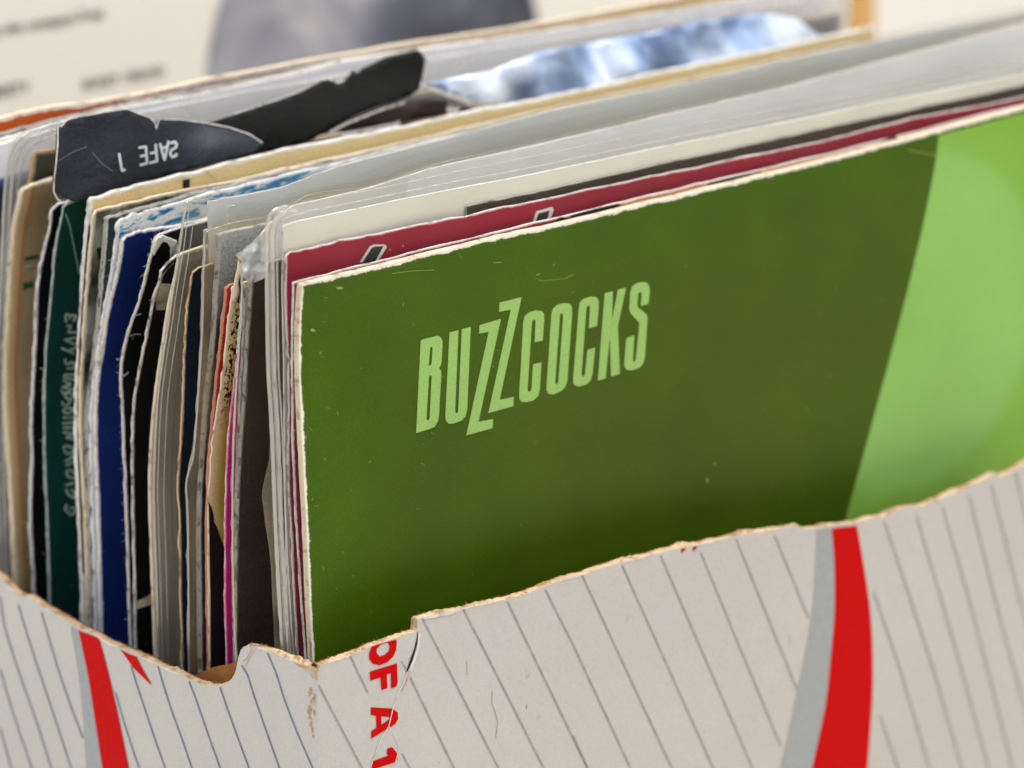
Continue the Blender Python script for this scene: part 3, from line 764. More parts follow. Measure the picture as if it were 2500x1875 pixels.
# 5 magenta sleeve
mag = Sleeve([(590, 735), (587, 772), (581, 850), (573, 920), (565, 989), (559, 1036), (553, 1127), (551, 1199), (549, 1271), (549, 1464), (553, 1620), (556, 1750)],
             [(590, 720), (700, 690), (2500, 300)], B=17.9, Lg=60, t=.2, name='magenta')
def mag_col(n):
    u = n.uv()
    c = n.ramp(n.math('DIVIDE', u[1], 60), [(0, s2l((176, 140, 130))), (.16, s2l((190, 110, 130))), (.3, s2l((222, 36, 128))), (1, s2l((216, 30, 124)))])
    return c
ob = mag.build('record_sleeve', cover('magenta_print', None, s2l((240, 214, 220)), .14, .5, colfn=mag_col, specks=.8), rim_of('magenta', (216, 60, 140), .7, (232, 200, 210)), rag=.2)
things(ob, 'magenta sleeve with chipped edge between yellow and brown sleeves')
greyp = Sleeve([(600, 700), (597, 850), (588, 950), (585, 1036), (582, 1127), (574, 1271), (572, 1464), (575, 1620), (578, 1750)], [(598, 700), (2500, 300)], B=17.4, Lg=60, t=.6, name='rose')
ob = greyp.build('record_sleeve', cover('rose_print', s2l((150, 84, 96)), s2l((196, 172, 164)), .5, .6, mottle=.3), M_grey, rag=.2)
things(ob, 'dusty rose sleeve edge with pale wear right of the magenta one')

# 6 yellow sleeve with black speckle
yel = Sleeve([(570, 706), (566, 736), (558, 790), (551, 863), (542, 935), (533, 989), (525, 1036), (517, 1108), (511, 1199), (509, 1235), (510, 1300), (511, 1464), (513, 1624), (516, 1750)],
             [(570, 702), (592, 690), (700, 664), (2500, 280)], B=18.4, Lg=60, t=.4, name='yellow')
def yel_col(n):
    u = n.uv()
    sv = n.scaled(1.2, .75)
    ns = n.noise(1.6, 3, sv, .5, .6)
    d = n.math('MULTIPLY', n.remap(u[1], 1, 5), n.remap(u[1], 17, 23, 1, 0))
    m = n.math('MULTIPLY', n.remap(ns, .50, .53), d, 0, True)
    c = n.mix(n.remap(u[0], .5, 2.2), s2l((222, 206, 158)), s2l((172, 162, 62)))
    return n.mix(m, c, s2l((22, 20, 14)))
ob = yel.build('record_sleeve', cover('yellow_speckled_print', None, s2l((226, 210, 170)), .45, .5, colfn=yel_col), M_cream, rag=.25)
things(ob, 'yellow sleeve with black speckles and torn cream corner')
k6 = crop(350, 1000, 5.53)
yel.decal('printed_black_patch', [k6([(880, 1240), (925, 1330), (950, 1420), (960, 1520), (1000, 1600), (1015, 1659)]) + [(546, 1333), (556, 1345), (562, 1640), (514, 1640), (514, 1464), (511, 1330)]], M_black, .06)
flat('torn_corner', [[(583, 626), (589, 632), (590, 660), (588, 672), (583, 690), (588, 705), (584, 722), (578, 738), (570, 735), (571, 705), (575, 680), (581, 655)]], M_cream, lambda a, b: yel.proj(a, b, .25*MM), ob, step=7, thick=.2)
flat('black_scrap', [[(582, 690), (590, 668), (591, 735), (586, 742), (579, 738), (586, 715)]], M_black, lambda a, b: yel.proj(a, b, .6*MM), ob)

# 7 red sleeve
red = Sleeve([(552, 704), (549, 736), (542, 790), (535, 863), (528, 917), (521, 989), (518, 1018), (513, 1072), (509, 1127), (505, 1217), (504, 1290), (505, 1464), (508, 1620), (511, 1750)],
             [(552, 702), (562, 694), (700, 664), (2500, 270)], B=19.0, Lg=60, t=.35, name='red')
ob = red.build('record_sleeve', cover('red_print', s2l((196, 36, 48)), s2l((222, 176, 150)), .25, .5), paper('salmon_card_edge', s2l((196, 128, 104))), rag=.2)
things(ob, 'narrow bright red sleeve beside the yellow speckled one')

# 8 grey sleeve in an aged bag
grey = Sleeve([(538, 590), (535, 640), (530, 700), (526, 800), (515, 900), (505, 989), (497, 1108), (490, 1199), (488, 1300), (490, 1464), (492, 1640), (494, 1750)],
              [(531, 576), (576, 563), (640, 551), (900, 490), (2500, 190)], X0=0, B=20.4, Lg=60, t=1.0, name='grey')
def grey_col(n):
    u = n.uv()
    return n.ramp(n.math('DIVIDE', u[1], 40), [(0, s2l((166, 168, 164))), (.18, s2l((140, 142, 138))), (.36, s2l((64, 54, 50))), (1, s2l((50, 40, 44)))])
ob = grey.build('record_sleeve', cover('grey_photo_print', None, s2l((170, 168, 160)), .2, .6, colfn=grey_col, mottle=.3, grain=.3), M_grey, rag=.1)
things(ob, 'grey sleeve with dark lower half in an aged plastic bag')
bag3 = Sleeve([(500, 562), (499, 600), (500, 631), (496, 667), (495, 718), (495, 754), (493, 808), (489, 899), (483, 989), (478, 1054), (473, 1108), (463, 1145), (456, 1172), (455, 1199), (459, 1253), (461, 1464), (462, 1640), (465, 1750)],
              [(498, 566), (504, 562), (540, 550), (576, 540), (612, 534), (648, 528), (700, 506), (727, 488), (768, 469), (890, 455), (971, 436), (1053, 402), (1134, 382), (1300, 355), (1612, 285), (1900, 220), (2200, 142), (2480, 62)], X0=-2.0, B=19.6, Lg=50, width=182, t=2.6, name='bag3')
bag3.taper = 6*MM
ob = bag3.build('plastic_sleeve', M_film_tan, M_seam, rag=.2)
things(ob, 'yellowed embossed plastic bag around the grey sleeve', 'plastic sleeve')
bead(bag3, [(462, 1640), (461, 1464), (459, 1253), (455, 1199), (456, 1172), (463, 1145), (473, 1108), (483, 989), (489, 899), (494, 808), (496, 718), (497, 667), (500, 631), (499, 590), (502, 566)], .15)
bead(bag3, [(502, 566), (540, 552), (576, 542), (612, 536), (648, 530), (700, 508), (727, 490), (768, 472), (890, 458), (971, 439), (1053, 405), (1134, 385), (1300, 358), (1612, 288), (1900, 223), (2200, 145), (2440, 76)], .05, 'film_edge')

# 9 navy sleeve
navy = Sleeve([(472, 664), (466, 690), (460, 721), (457, 760), (453, 808), (451, 881), (448, 953), (446, 1036), (440, 1108), (436, 1163), (434, 1199), (438, 1253), (440, 1300), (442, 1464), (446, 1633), (449, 1750)],
              [(470, 666), (480, 658), (500, 650), (600, 626), (2500, 230)], B=23.2, Lg=60, t=.4, name='navy')
ob = navy.build('record_sleeve', cover('navy_print', s2l((26, 29, 46)), s2l((168, 158, 140)), .14, .6, grain=.25, mottle=.2), M_tan, rag=.3)
things(ob, 'navy blue sleeve with frayed top left of the aged bag')

# 10 beige sleeve in a tall bag
beige = Sleeve([(442, 622), (432, 660), (424, 703), (414, 736), (402, 827), (387, 917), (378, 989), (373, 1054), (369, 1127), (367, 1199), (369, 1271), (374, 1422), (381, 1607), (386, 1750)],
               [(440, 624), (450, 617), (498, 602), (700, 556), (2500, 190)], B=27.0, Lg=60, t=.6, name='beige')
def streaks(ca, cb, cc):
    def f(n):
        ns = n.noise(1.0, 4, n.scaled(1.4, .02), .6)
        return n.ramp(ns, [(.25, ca), (.5, cb), (.75, cc)])
    return f
ob = beige.build('record_sleeve', cover('beige_print', None, s2l((226, 214, 196)), .35, .6, colfn=streaks(s2l((140, 120, 94)), s2l((178, 158, 130)), s2l((104, 88, 68)))), M_cream, rag=.1)
things(ob, 'plain beige sleeve standing in a tall clear bag')
bag4 = Sleeve([(459, 490), (454, 510), (448, 540), (440, 595), (434, 640), (428, 690), (421, 720), (410, 800), (396, 890), (386, 970), (381, 1054), (378, 1127), (376, 1199), (378, 1271), (383, 1422), (388, 1607), (392, 1750)],
              [(456, 496), (462, 490), (495, 486), (560, 478), (621, 467), (694, 452), (740, 436), (781, 417), (830, 398), (1000, 352), (1340, 262), (1700, 190), (2000, 120), (2250, 70)], X0=-1.5, B=25.6, Lg=20, width=182, t=2.2, name='bag4')
bag4.taper = 6*MM
ob = bag4.build('plastic_sleeve', M_film, M_seam, rag=.15)
things(ob, 'tall milky plastic bag around the beige sleeve', 'plastic sleeve')
B4 = [(388, 1607), (383, 1422), (378, 1271), (376, 1199), (378, 1127), (381, 1054), (386, 970), (396, 890), (410, 800), (421, 720), (434, 640), (441, 595), (448, 540), (456, 500)]
bead(bag4, B4, .14); bead(bag4, [(a+9, b) for a, b in B4], .08); bead(bag4, [(a+24, b) for a, b in B4[:-1]], .07)
bead(bag4, [(456, 500), (462, 492), (495, 488), (560, 480), (621, 469), (694, 454), (740, 438), (781, 419), (830, 400), (1000, 354), (1340, 265), (1700, 193), (2000, 123), (2200, 82)], .05, 'film_edge')
sheet = Sleeve([(520, 500), (520, 1700)], [(500, 497), (621, 478), (700, 472), (808, 444), (971, 385), (1150, 338), (1340, 300), (1700, 215), (2000, 150), (2250, 100)], X0=6, B=24.9, Lg=40, width=172, t=.3, name='sheet4')
sheet.A = [(.1, 24.9*MM), (.2, 24.9*MM)]
sheet.build('plastic_lip', M_film, M_seam, ob, rag=.1)

added_paper([(520, 500), (520, 1700)], [(500, 500), (560, 488), (621, 478), (694, 462), (781, 427), (830, 408), (1000, 362), (1340, 272), (1700, 199), (2000, 129), (2250, 79)], 5, 28.2, (238, 239, 243),
            'added pale greenish paper inner sleeve behind the beige cover, brightening its bag')
# 11 black pair
bl2 = Sleeve([(398, 664), (390, 690), (378, 719), (371, 750), (365, 786), (358, 822), (349, 868), (339, 913), (333, 940), (326, 994), (324, 1030), (325, 1068), (323, 1122), (325, 1177), (325, 1231), (326, 1303), (331, 1464), (330, 1565), (334, 1750)],
             [(396, 660), (410, 640), (430, 625), (500, 608), (2500, 190)], B=30.0, Lg=60, t=.45, name='black2')
M_blk = cover('black_print', s2l((16, 17, 16)), s2l((206, 198, 192)), .16, .5, grain=.3, mottle=.3, specks=.3)
ob = bl2.build('record_sleeve', M_blk, rim_of('black', (40, 38, 36), .5), rag=.2)
things(ob, 'black sleeve with cream stripe low down, right of the two black ones')
M_pic = cover('grey_picture_print', None, WORN, .0, .6, colfn=lambda n: n.ramp(n.noise(160, 4), [(.35, s2l((60, 56, 48))), (.5, s2l((150, 142, 126))), (.7, s2l((188, 180, 162)))]))
bl2.decal('printed_picture', [[(398, 668), (424, 640), (424, 700), (414, 736), (410, 756), (382, 757), (380, 735), (390, 700)]], M_pic, .06)
bl2.decal('printed_stripe', [[(334, 1468), (356, 1458), (372, 1448), (374, 1472), (356, 1480), (334, 1487)]], M_cream, .06)
bl2.fibres(60, .8)
bl1 = Sleeve([(380, 590), (374, 607), (367, 628), (360, 665), (351, 701), (338, 746), (331, 764), (320, 795), (308, 831), (300, 868), (294, 905), (296, 931), (300, 1003), (303, 1050), (302, 1086), (306, 1140), (308, 1177), (308, 1231), (312, 1294), (314, 1380), (315, 1460), (320, 1560), (325, 1750)],
             [(378, 590), (382, 580), (392, 572), (440, 556), (600, 520), (2500, 150)], B=32.2, Lg=60, t=.5, name='black1')
ob = bl1.build('record_sleeve', M_blk, rim_of('furry_black', (60, 54, 50), .3), rag=.3)
things(ob, 'black sleeve with furry white torn edge next to the blue one')
bl1.fibres(220, 1.2, 12)
flat('furry_torn_corner', [[(374, 610), (378, 592), (386, 580), (398, 575), (418, 582), (432, 588), (436, 605), (430, 640), (420, 672), (412, 680), (416, 640), (418, 606), (408, 592), (398, 590), (388, 604), (376, 625)]], M_white,
     lambda a, b: bl1.proj(a, b, (.3+.15*nz(a*.2, b*.2, 0))*MM), ob, step=5, thick=.2)
bl1.ribbon('crease_marks', [(resample([(296, 912), (303, 918), (314, 908)], 3), 2.5), (resample([(318, 820), (330, 816), (345, 816)], 3), 1.4), (resample([(330, 770), (345, 766)], 3), 1.6)], M_white, .1)

# 12 blue sleeve
blue = Sleeve([(302, 590), (295, 628), (286, 683), (277, 710), (266, 755), (259, 800), (254, 831), (251, 868), (243, 890), (238, 940), (234, 1003), (234, 1050), (236, 1122), (240, 1213), (242, 1285), (247, 1485), (253, 1750)],
              [(300, 588), (310, 577), (325, 569), (353, 562), (400, 557), (440, 551), (600, 512), (2500, 120)], B=38.0, Lg=60, t=.7, name='blue')
ob = blue.build('record_sleeve', cover('deep_blue_print', s2l((18, 37, 98)), s2l((226, 224, 224)), .22, .6, mottle=.15, grain=.2, specks=.15), M_white, rag=.3)
things(ob, 'deep blue sleeve with fuzzy white worn edges')
blue.fibres(260, 1.3, 14)
# 13 white sleeve with cyan print
white = Sleeve([(290, 556), (282, 600), (274, 680), (264, 720), (252, 780), (245, 830), (239, 880), (229, 940), (224, 1003), (223, 1050), (225, 1200), (229, 1285), (233, 1485), (238, 1750)],
               [(286, 558), (290, 545), (300, 536), (325, 524), (400, 508), (419, 501), (513, 473), (585, 455), (690, 430), (880, 386), (1070, 338), (1200, 318), (1340, 284), (1670, 222), (2000, 145)], B=39.6, Lg=60, width=150, t=.6, name='white')
def white_col(n):
    u = n.uv()
    band_ = n.remap(u[1], .2, 3.6, 1, 0)
    ns = n.noise(.35, 4, n.scaled(.55, 1.6), .6, .8)
    m = n.math('MULTIPLY', n.remap(ns, .47, .53), n.math('MULTIPLY', n.remap(band_, 0, .25), n.remap(u[1], .1, .3)), 0, True)
    return n.mix(m, s2l((236, 236, 232)), n.mix(n.noise(.2, 2, n.scaled(1, 1)), s2l((0, 150, 205)), s2l((20, 90, 130))))
ob = white.build('record_sleeve', cover('white_and_cyan_print', None, s2l((242, 242, 240)), .3, .6, colfn=white_col, mottle=.03, specks=.0), M_white, rag=.3)
things(ob, 'white sleeve with cyan print along its frayed top edge')
white.fibres(300, 1.3, 30, None, .5)
dk = Sleeve([(262, 540), (240, 800), (214, 1000), (218, 1300), (225, 1750)], [(262, 532), (330, 512), (419, 490), (513, 462), (585, 446), (690, 421), (880, 378), (1070, 334), (1300, 284), (2000, 140)], B=41.2, Lg=60, width=146, t=.8, name='darkgreen')
ob = dk.build('record_sleeve', cover('dark_slate_print', s2l((44, 54, 54)), s2l((200, 205, 205)), .2, .6), M_grey, rag=.3)
things(ob, 'dark slate sleeve showing as a thin line behind the white one')

# 14 grey picture sleeve and cream sleeve
pic = Sleeve([(232, 524), (226, 560), (224, 574), (219, 628), (215, 683), (210, 737), (206, 809), (204, 840), (200, 877), (198, 949), (197, 1021), (200, 1122), (205, 1195), (209, 1267), (212, 1339), (217, 1530), (222, 1750)],
             [(230, 526), (236, 515), (250, 509), (289, 503), (400, 476), (458, 464), (600, 437), (700, 412), (971, 352), (1300, 276), (2000, 125)], B=43.2, Lg=60, width=150, t=.6, name='picture')
def pic_col(n):
    return n.ramp(n.noise(130, 4, None, .55, .8), [(.30, s2l((40, 42, 36))), (.45, s2l((112, 110, 92))), (.58, s2l((150, 152, 138))), (.72, s2l((104, 98, 70)))])
ob = pic.build('record_sleeve', cover('grey_picture', None, s2l((214, 202, 176)), .3, .55, colfn=pic_col), M_cream, rag=.2)
things(ob, 'grey green picture sleeve with cream edge left of the blue one')
pic.decal('printed_black_block', [[(236, 606), (276, 600), (276, 628), (240, 634)]], M_black, .06)
pic.decal('printed_black_block', [[(208, 1020), (222, 1018), (222, 1036), (212, 1040)]], M_black, .06)
cream = Sleeve([(222, 494), (216, 560), (208, 640), (203, 720), (196, 850), (190, 950), (188, 1030), (191, 1150), (197, 1270), (205, 1500), (212, 1750)],
               [(220, 496), (226, 486), (253, 477), (320, 458), (400, 439), (520, 409), (700, 365), (850, 336), (971, 313), (1200, 264), (1300, 245), (1435, 217), (1688, 161), (2000, 96)], B=45.6, Lg=60, width=156, t=.9, name='cream')
ob = cream.build('record_sleeve', cover('yellow_cream_print', s2l((226, 200, 146)), s2l((238, 232, 218)), .3, .6, mottle=.06, specks=.1), M_white, rag=.25)
things(ob, 'yellowish cream sleeve with a small black mark near its top')
cream.decal('printed_black_mark', [[(446, 440), (464, 436), (463, 470), (446, 474)]], M_black, .06)
cream.ribbon('crease_marks', [(resample([(500, 415), (512, 428), (528, 442)], 4), 1.5)], M_grey, .08)
cream.ribbon('black_edge_wear', [(resample([(219, 548), (212, 610), (206, 690), (198, 800), (193, 900), (191, 1000), (192, 1120), (197, 1230), (203, 1400)], 8), 4.5)], M_black, .1)

# 15 teal sleeve
teal = Sleeve([(158, 506), (148, 535), (141, 574), (134, 610), (130, 665), (124, 737), (117, 800), (113, 840), (110, 877), (109, 931), (108, 1003), (108, 1050), (109, 1140), (113, 1213), (117, 1303), (122, 1480), (128, 1750)],
              [(156, 504), (165, 496), (181, 490), (217, 483), (400, 445), (2000, 110)], B=50.5, Lg=60, width=156, t=.35, name='teal')
ob = teal.build('record_sleeve', cover('teal_print', s2l((3, 50, 47)), s2l((206, 216, 212)), .10, .5, mottle=.2, grain=.2, specks=.1), rim_of('teal', (40, 110, 104), .45, (170, 178, 176)), rag=.2)
things(ob, 'teal green sleeve with white handwriting running down it')
M_hand = plain('white_handwriting', s2l((150, 170, 164)), .6, var=.3)
kE, kF = crop(0, 750, 5.53), crop(0, 1050, 5.53)
HE = [[(885, 95), (960, 110), (1045, 115)], [(890, 95), (885, 150), (892, 205)], [(950, 105), (935, 165)], [(1040, 115), (990, 190)], [(895, 250), (960, 250), (920, 340), (1045, 340)],
      [(1030, 410), (870, 440), (1020, 505)], [(825, 550), (920, 590), (1030, 545)], [(920, 590), (1000, 625)], [(890, 690), (878, 740), (900, 770), (935, 765), (960, 735), (1000, 760), (1010, 815), (970, 830), (900, 825)],
      [(1030, 915), (880, 910), (860, 945), (1020, 985)], [(850, 985), (960, 1040), (840, 1080), (990, 1110)], [(830, 1110), (850, 1170), (960, 1120)], [(840, 1270), (850, 1320), (920, 1320), (985, 1180), (900, 1150), (880, 1210), (960, 1270)],
      [(850, 1385), (880, 1435), (970, 1420), (985, 1370), (900, 1360), (850, 1385)], [(850, 1490), (1000, 1490)], [(840, 1570), (1000, 1555)], [(850, 1630), (1000, 1625)]]
HF = [[(850, 30), (980, 45), (890, 105), (990, 120)], [(850, 250), (880, 210), (980, 230), (995, 300), (900, 320), (865, 270)], [(880, 430), (1000, 345)], [(890, 480), (1005, 420)],
      [(890, 560), (930, 640), (1020, 655), (1020, 590), (940, 535), (890, 560)], [(880, 745), (1000, 715)], [(890, 790), (920, 870), (1000, 920), (1020, 855), (960, 800)], [(900, 1000), (880, 1070), (950, 1145), (1020, 1115), (1000, 1045), (945, 1060)]]
teal.ribbon('handwriting', [(resample(kE(l), 3), 5) for l in HE] + [(resample(kF(l), 3), 5) for l in HF], M_hand, .08)
teal.ribbon('crease_marks', [(resample([(160, 522), (170, 550), (180, 600), (190, 650), (194, 670)], 6), 3.2)], paper('pale_crease', s2l((120, 160, 152)), .2), .09)
teal.fibres(90, 1.0, 8)

# 16 black torn sleeve
torn = Sleeve([(128, 535), (122, 560), (113, 592), (102, 638), (94, 683), (90, 755), (88, 809), (85, 877), (81, 949), (77, 1021), (77, 1050), (79, 1122), (77, 1195), (74, 1267), (79, 1339), (84, 1440), (92, 1750)],
              [(124, 530), (128, 512), (145, 500), (160, 494), (400, 440), (2000, 100)], B=54.0, Lg=60, width=156, t=.55, name='torn')
ob = torn.build('record_sleeve', cover('worn_black_print', s2l((14, 16, 18)), s2l((212, 206, 206)), .14, .5), M_white, rag=.3)
things(ob, 'black torn sleeve with white block letters on its upturned flap')
torn.fibres(150, 1.6, 8)
M_flap = cover('charcoal_print', s2l((33, 38, 47)), s2l((160, 165, 180)), .0, .6, .35, .3, grain=.3, specks=.25, dents=.28)
M_flap2 = cover('black_card_inside', s2l((22, 24, 22)), WORN, .0, .75, .25, .2, grain=.25, specks=.1, dents=.22)
def flapY(a, b):                        # the flap leans, and rolls over towards its right end
    r = smooth((a-330)/280)
    return (52.6 + 1.2*smooth((420-b)/160) - 3.2*r*smooth((b-280)/90) + .25*math.sin(a*.03+b*.02))*MM
o2 = flat('torn_flap', [[(141, 311), (154, 310), (160, 300), (168, 293), (213, 284), (260, 275), (311, 267), (340, 279), (367, 288), (384, 300), (388, 292), (400, 292), (440, 293), (480, 297), (509, 302), (560, 312), (608, 328), (646, 349),
     (620, 376), (500, 404), (400, 432), (300, 465), (220, 486), (178, 492), (155, 482), (134, 470), (131, 440), (138, 390)]], M_flap, lambda a, b: hit(a, b, 1, flapY(a, b)), ob, step=14, thick=.35)
ribbons('torn_white_edge', [(resample([(640, 348), (608, 327), (560, 311), (509, 301), (440, 292), (389, 291), (385, 302), (382, 316), (379, 300), (366, 287), (340, 278), (311, 266)], 6), 2.2), (resample([(311, 266), (260, 273), (213, 282), (168, 291), (158, 300), (150, 309)], 6), 3), (resample([(141, 311), (141, 350), (137, 400), (132, 440), (131, 468), (140, 486), (155, 494)], 6), 3.5)],
        M_white, lambda a, b: hit(a, b, 1, flapY(a, b)-.12*MM), o2)
kA = crop(0, 0, 2.633)
S1 = [[(765, 985), (785, 1100), (806, 1088)], [(890, 950), (938, 942), (945, 1050), (898, 1062)], [(900, 1005), (940, 998)], [(1000, 925), (1010, 1035), (960, 1048)], [(965, 985), (1005, 978)],
      [(1028, 920), (1057, 1030), (1085, 905)], [(1036, 952), (1078, 943)], [(1095, 922), (1122, 910), (1136, 928), (1128, 950), (1100, 965), (1094, 990), (1108, 1010), (1132, 1000), (1136, 985)]]
ribbons('printed_letters', [(resample(kA(l), 2.5), 6) for l in S1], plain('white_block_print', s2l((196, 200, 200)), .5), lambda a, b: hit(a, b, 1, flapY(a, b)-.12*MM), o2)
ribbons('crease_marks', [(resample([(142, 393), (175, 372), (213, 358)], 5), 1.4), (resample([(225, 372), (250, 400), (275, 418)], 5), 1.5)], paper('flap_crease', s2l((120, 126, 134)), .2), lambda a, b: hit(a, b, 1, flapY(a, b)-.1*MM), o2)
def flap2Y(a, b): return (53.2 - 1.0*math.sin((a-500)/500*3.1) + 2.5*smooth((330-b)/180))*MM
o3 = flat('torn_flap', [[(500, 304), (560, 284), (620, 264), (684, 243), (740, 222), (790, 196), (800, 194), (812, 199), (825, 204), (841, 200), (856, 182), (863, 172), (874, 179), (890, 166), (912, 157), (944, 141), (1000, 128), (1020, 123), (1031, 130), (1038, 146),
     (1035, 170), (1031, 187), (1026, 205), (1023, 219), (1000, 235), (971, 246), (917, 260), (876, 279), (840, 300), (808, 317), (757, 344), (700, 366), (640, 378), (560, 390), (520, 340)]], M_flap2, lambda a, b: hit(a, b, 1, flap2Y(a, b)), ob, step=15, thick=.35)
ribbons('torn_white_edge', [(resample([(560, 282), (684, 241), (740, 220), (797, 193)], 6), 3), (resample([(806, 193), (825, 203), (841, 198)], 5), 11), (resample([(870, 176), (912, 155), (944, 139), (1020, 121)], 6), 7), (resample([(1034, 130), (1041, 150), (1033, 190), (1026, 215)], 6), 5)],
        M_white, lambda a, b: hit(a, b, 1, flap2Y(a, b)+.5*MM), o3)
o4 = flat('torn_flap', [[(808, 317), (876, 279), (917, 262), (971, 250), (1040, 243), (1091, 244), (1093, 262), (1091, 279), (1030, 290), (971, 303), (900, 312), (840, 324)]], cover('brown_black_card', s2l((58, 46, 44)), WORN, 0, .6, specks=.1), lambda a, b: hit(a, b, 1, 51.4*MM), ob, step=20, thick=.3)
ribbons('torn_white_edge', [(resample([(806, 322), (850, 300), (890, 284), (930, 268), (990, 250)], 5), 6), (resample([(835, 330), (900, 318), (960, 306), (978, 300)], 5), 13)], M_white, lambda a, b: hit(a, b, 1, 51.1*MM), o4)
# crumpled glossy photo print
def shinyY(a, b): return (53.5 + .7*math.sin(a*.021+b*.02) + .5*math.sin(a*.047-b*.03) + 2.2*smooth((200-b)/170))*MM
def shiny():
    n = NT('crumpled_blue_photo_print')
    sv = n.n('ShaderNodeVectorMath', operation='MULTIPLY'); n.set(sv.inputs[0], n.obj()); sv.inputs[1].default_value = (1.0, 1, .7)
    c = n.ramp(n.noise(48, 3, sv.outputs[0], .55, .8), [(.36, s2l((104, 124, 164))), (.46, s2l((166, 188, 226))), (.56, s2l((226, 236, 248))), (.7, s2l((240, 246, 250)))])
    n.pbr(c, .25, .5, n.bump(n.noise(110, 3, None, .5, 1.0), .5, .002), .6, .08); return n.m
ps = flat('crumpled_photo_print', [[(1047, 202), (1110, 190), (1200, 172), (1260, 148), (1318, 127), (1450, 104), (1611, 74), (1700, 54), (1788, 40), (1876, 34), (1946, 46), (1982, 75), (2035, 108), (2023, 124), (1900, 142), (1788, 160), (1611, 196), (1400, 240), (1230, 272), (1180, 262), (1140, 246), (1100, 230)]],
          shiny(), lambda a, b: hit(a, b, 1, shinyY(a, b)), ob, step=16, thick=.3)
ribbons('torn_white_edge', [(resample([(1030, 206), (1060, 218), (1100, 233), (1140, 247), (1160, 258)], 5), 12), (resample([(1097, 262), (1102, 280)], 5), 16), (resample([(1150, 252), (1200, 256), (1240, 262)], 5), 9)], M_white, lambda a, b: hit(a, b, 1, 50.9*MM), ob)
flat('dark_fold', [[(1098, 282), (1130, 262), (1210, 258), (1215, 266), (1160, 280)]], M_flap2, lambda a, b: hit(a, b, 1, 51.2*MM), ob)

# 17 tan sleeve
tan = Sleeve([(56, 478), (46, 510), (38, 539), (34, 574), (27, 647), (22, 737), (18, 809), (15, 859), (13, 931), (16, 1021), (20, 1086), (26, 1177), (31, 1267), (36, 1348), (42, 1440), (52, 1750)],
             [(52, 474), (60, 462), (90, 448), (135, 436), (250, 408), (2000, 90)], B=58.5, Lg=60, width=156, t=1.0, name='tan')
def tan_col(n):
    u = n.uv()
    c = n.ramp(n.math('DIVIDE', n.math('ADD', u[0], n.math('MULTIPLY', n.noise(.5, 2, n.scaled(.3, .1)), .6)), 6), [(0, s2l((206, 178, 140))), (.28, s2l((182, 150, 108))), (.36, s2l((160, 110, 62))), (.44, s2l((150, 128, 96))), (1, s2l((142, 122, 92)))])
    return c
ob = tan.build('record_sleeve', cover('tan_print', None, s2l((222, 198, 164)), .3, .65, colfn=tan_col, mottle=.08), M_cream, rag=.2)
things(ob, 'tan card sleeve with small green marks near the left side')
M_gm = plain('green_ink', s2l((20, 70, 48)), .5)
for l in ([(330, 600), (520, 565), (525, 605), (340, 650)], [(310, 940), (380, 945), (450, 910), (450, 1010), (380, 1010), (320, 1050)]):
    tan.decal('printed_mark', [crop(0, 520, 5.53)(l)], M_gm, .06)
tan.decal('printed_mark', [crop(0, 520, 5.53)([(330, 720), (500, 690), (500, 720), (340, 745)])], M_grey, .06)

# 18 olive sleeve in a rounded bag, far left
olive = Sleeve([(84, 380), (78, 420), (72, 460), (50, 600), (30, 800), (20, 1000), (30, 1300), (45, 1750)], [(82, 384), (88, 372), (141, 363), (300, 333), (2000, 40)], X0=3.0, B=61.0, Lg=60, width=160, t=.6, name='olive')
ob = olive.build('record_sleeve', cover('dark_olive_print', s2l((78, 74, 62)), s2l((176, 158, 130)), .5, .6), M_tan, rag=.1)
things(ob, 'dark olive sleeve seen inside the rounded bag at far left')
bag5 = Sleeve([(40, 345), (27, 365), (19, 400), (14, 440), (8, 539), (2, 700), (-6, 900), (-6, 1100), (0, 1300), (10, 1750)],
              [(26, 368), (36, 344), (54, 328), (81, 315), (141, 298), (266, 272), (513, 228), (840, 158), (1340, 80), (1760, 10)], X0=-1, B=60.0, Lg=60, width=166, t=2.0, name='bag5')
bag5.taper = 6*MM
ob = bag5.build('plastic_sleeve', plastic('grey_milky_plastic', s2l((226, 226, 234)), .72), M_seam, rag=.1)
things(ob, 'rounded milky plastic bag at far left around the olive sleeve', 'plastic sleeve')
B5 = [(4, 1440), (0, 1300), (-6, 1100), (-6, 900), (2, 700), (8, 539), (14, 440), (20, 400), (30, 366), (42, 345), (60, 330), (85, 318), (141, 301), (266, 276)]
bead(bag5, B5, .22); bead(bag5, [(a+14, b+10) for a, b in B5], .26); bead(bag5, [(a+30, b+20) for a, b in B5], .14)
def pale_sleeve(left, top, B, mat, label, name, rim=M_white, X0=0):
    s = Sleeve(left, top, X0=X0, B=B, Lg=60, width=164, t=1.0, name=name)
    things(s.build('record_sleeve', mat, rim, rag=.15), label); return s
def banded(n):
    u = n.uv()
    return n.mix(n.remap(u[0], 22, 26), n.ramp(n.math('DIVIDE', u[1], 14), [(0, s2l((238, 236, 238))), (.36, s2l((236, 234, 236))), (.40, s2l((80, 96, 160))), (.50, s2l((40, 44, 66))), (1, s2l((30, 30, 44)))]), s2l((226, 220, 214)))
pale_sleeve([(-18, 362), (-22, 500), (-34, 900), (-30, 1300), (-20, 1750)], [(-18, 360), (30, 344), (140, 316), (300, 284), (600, 226), (900, 170), (1340, 98), (1800, 24)], 65.4, cover('white_blue_print', None, WORN, .2, .5, colfn=banded),
            'white topped navy sleeve at the far left edge behind the rounded bag', 'wn')
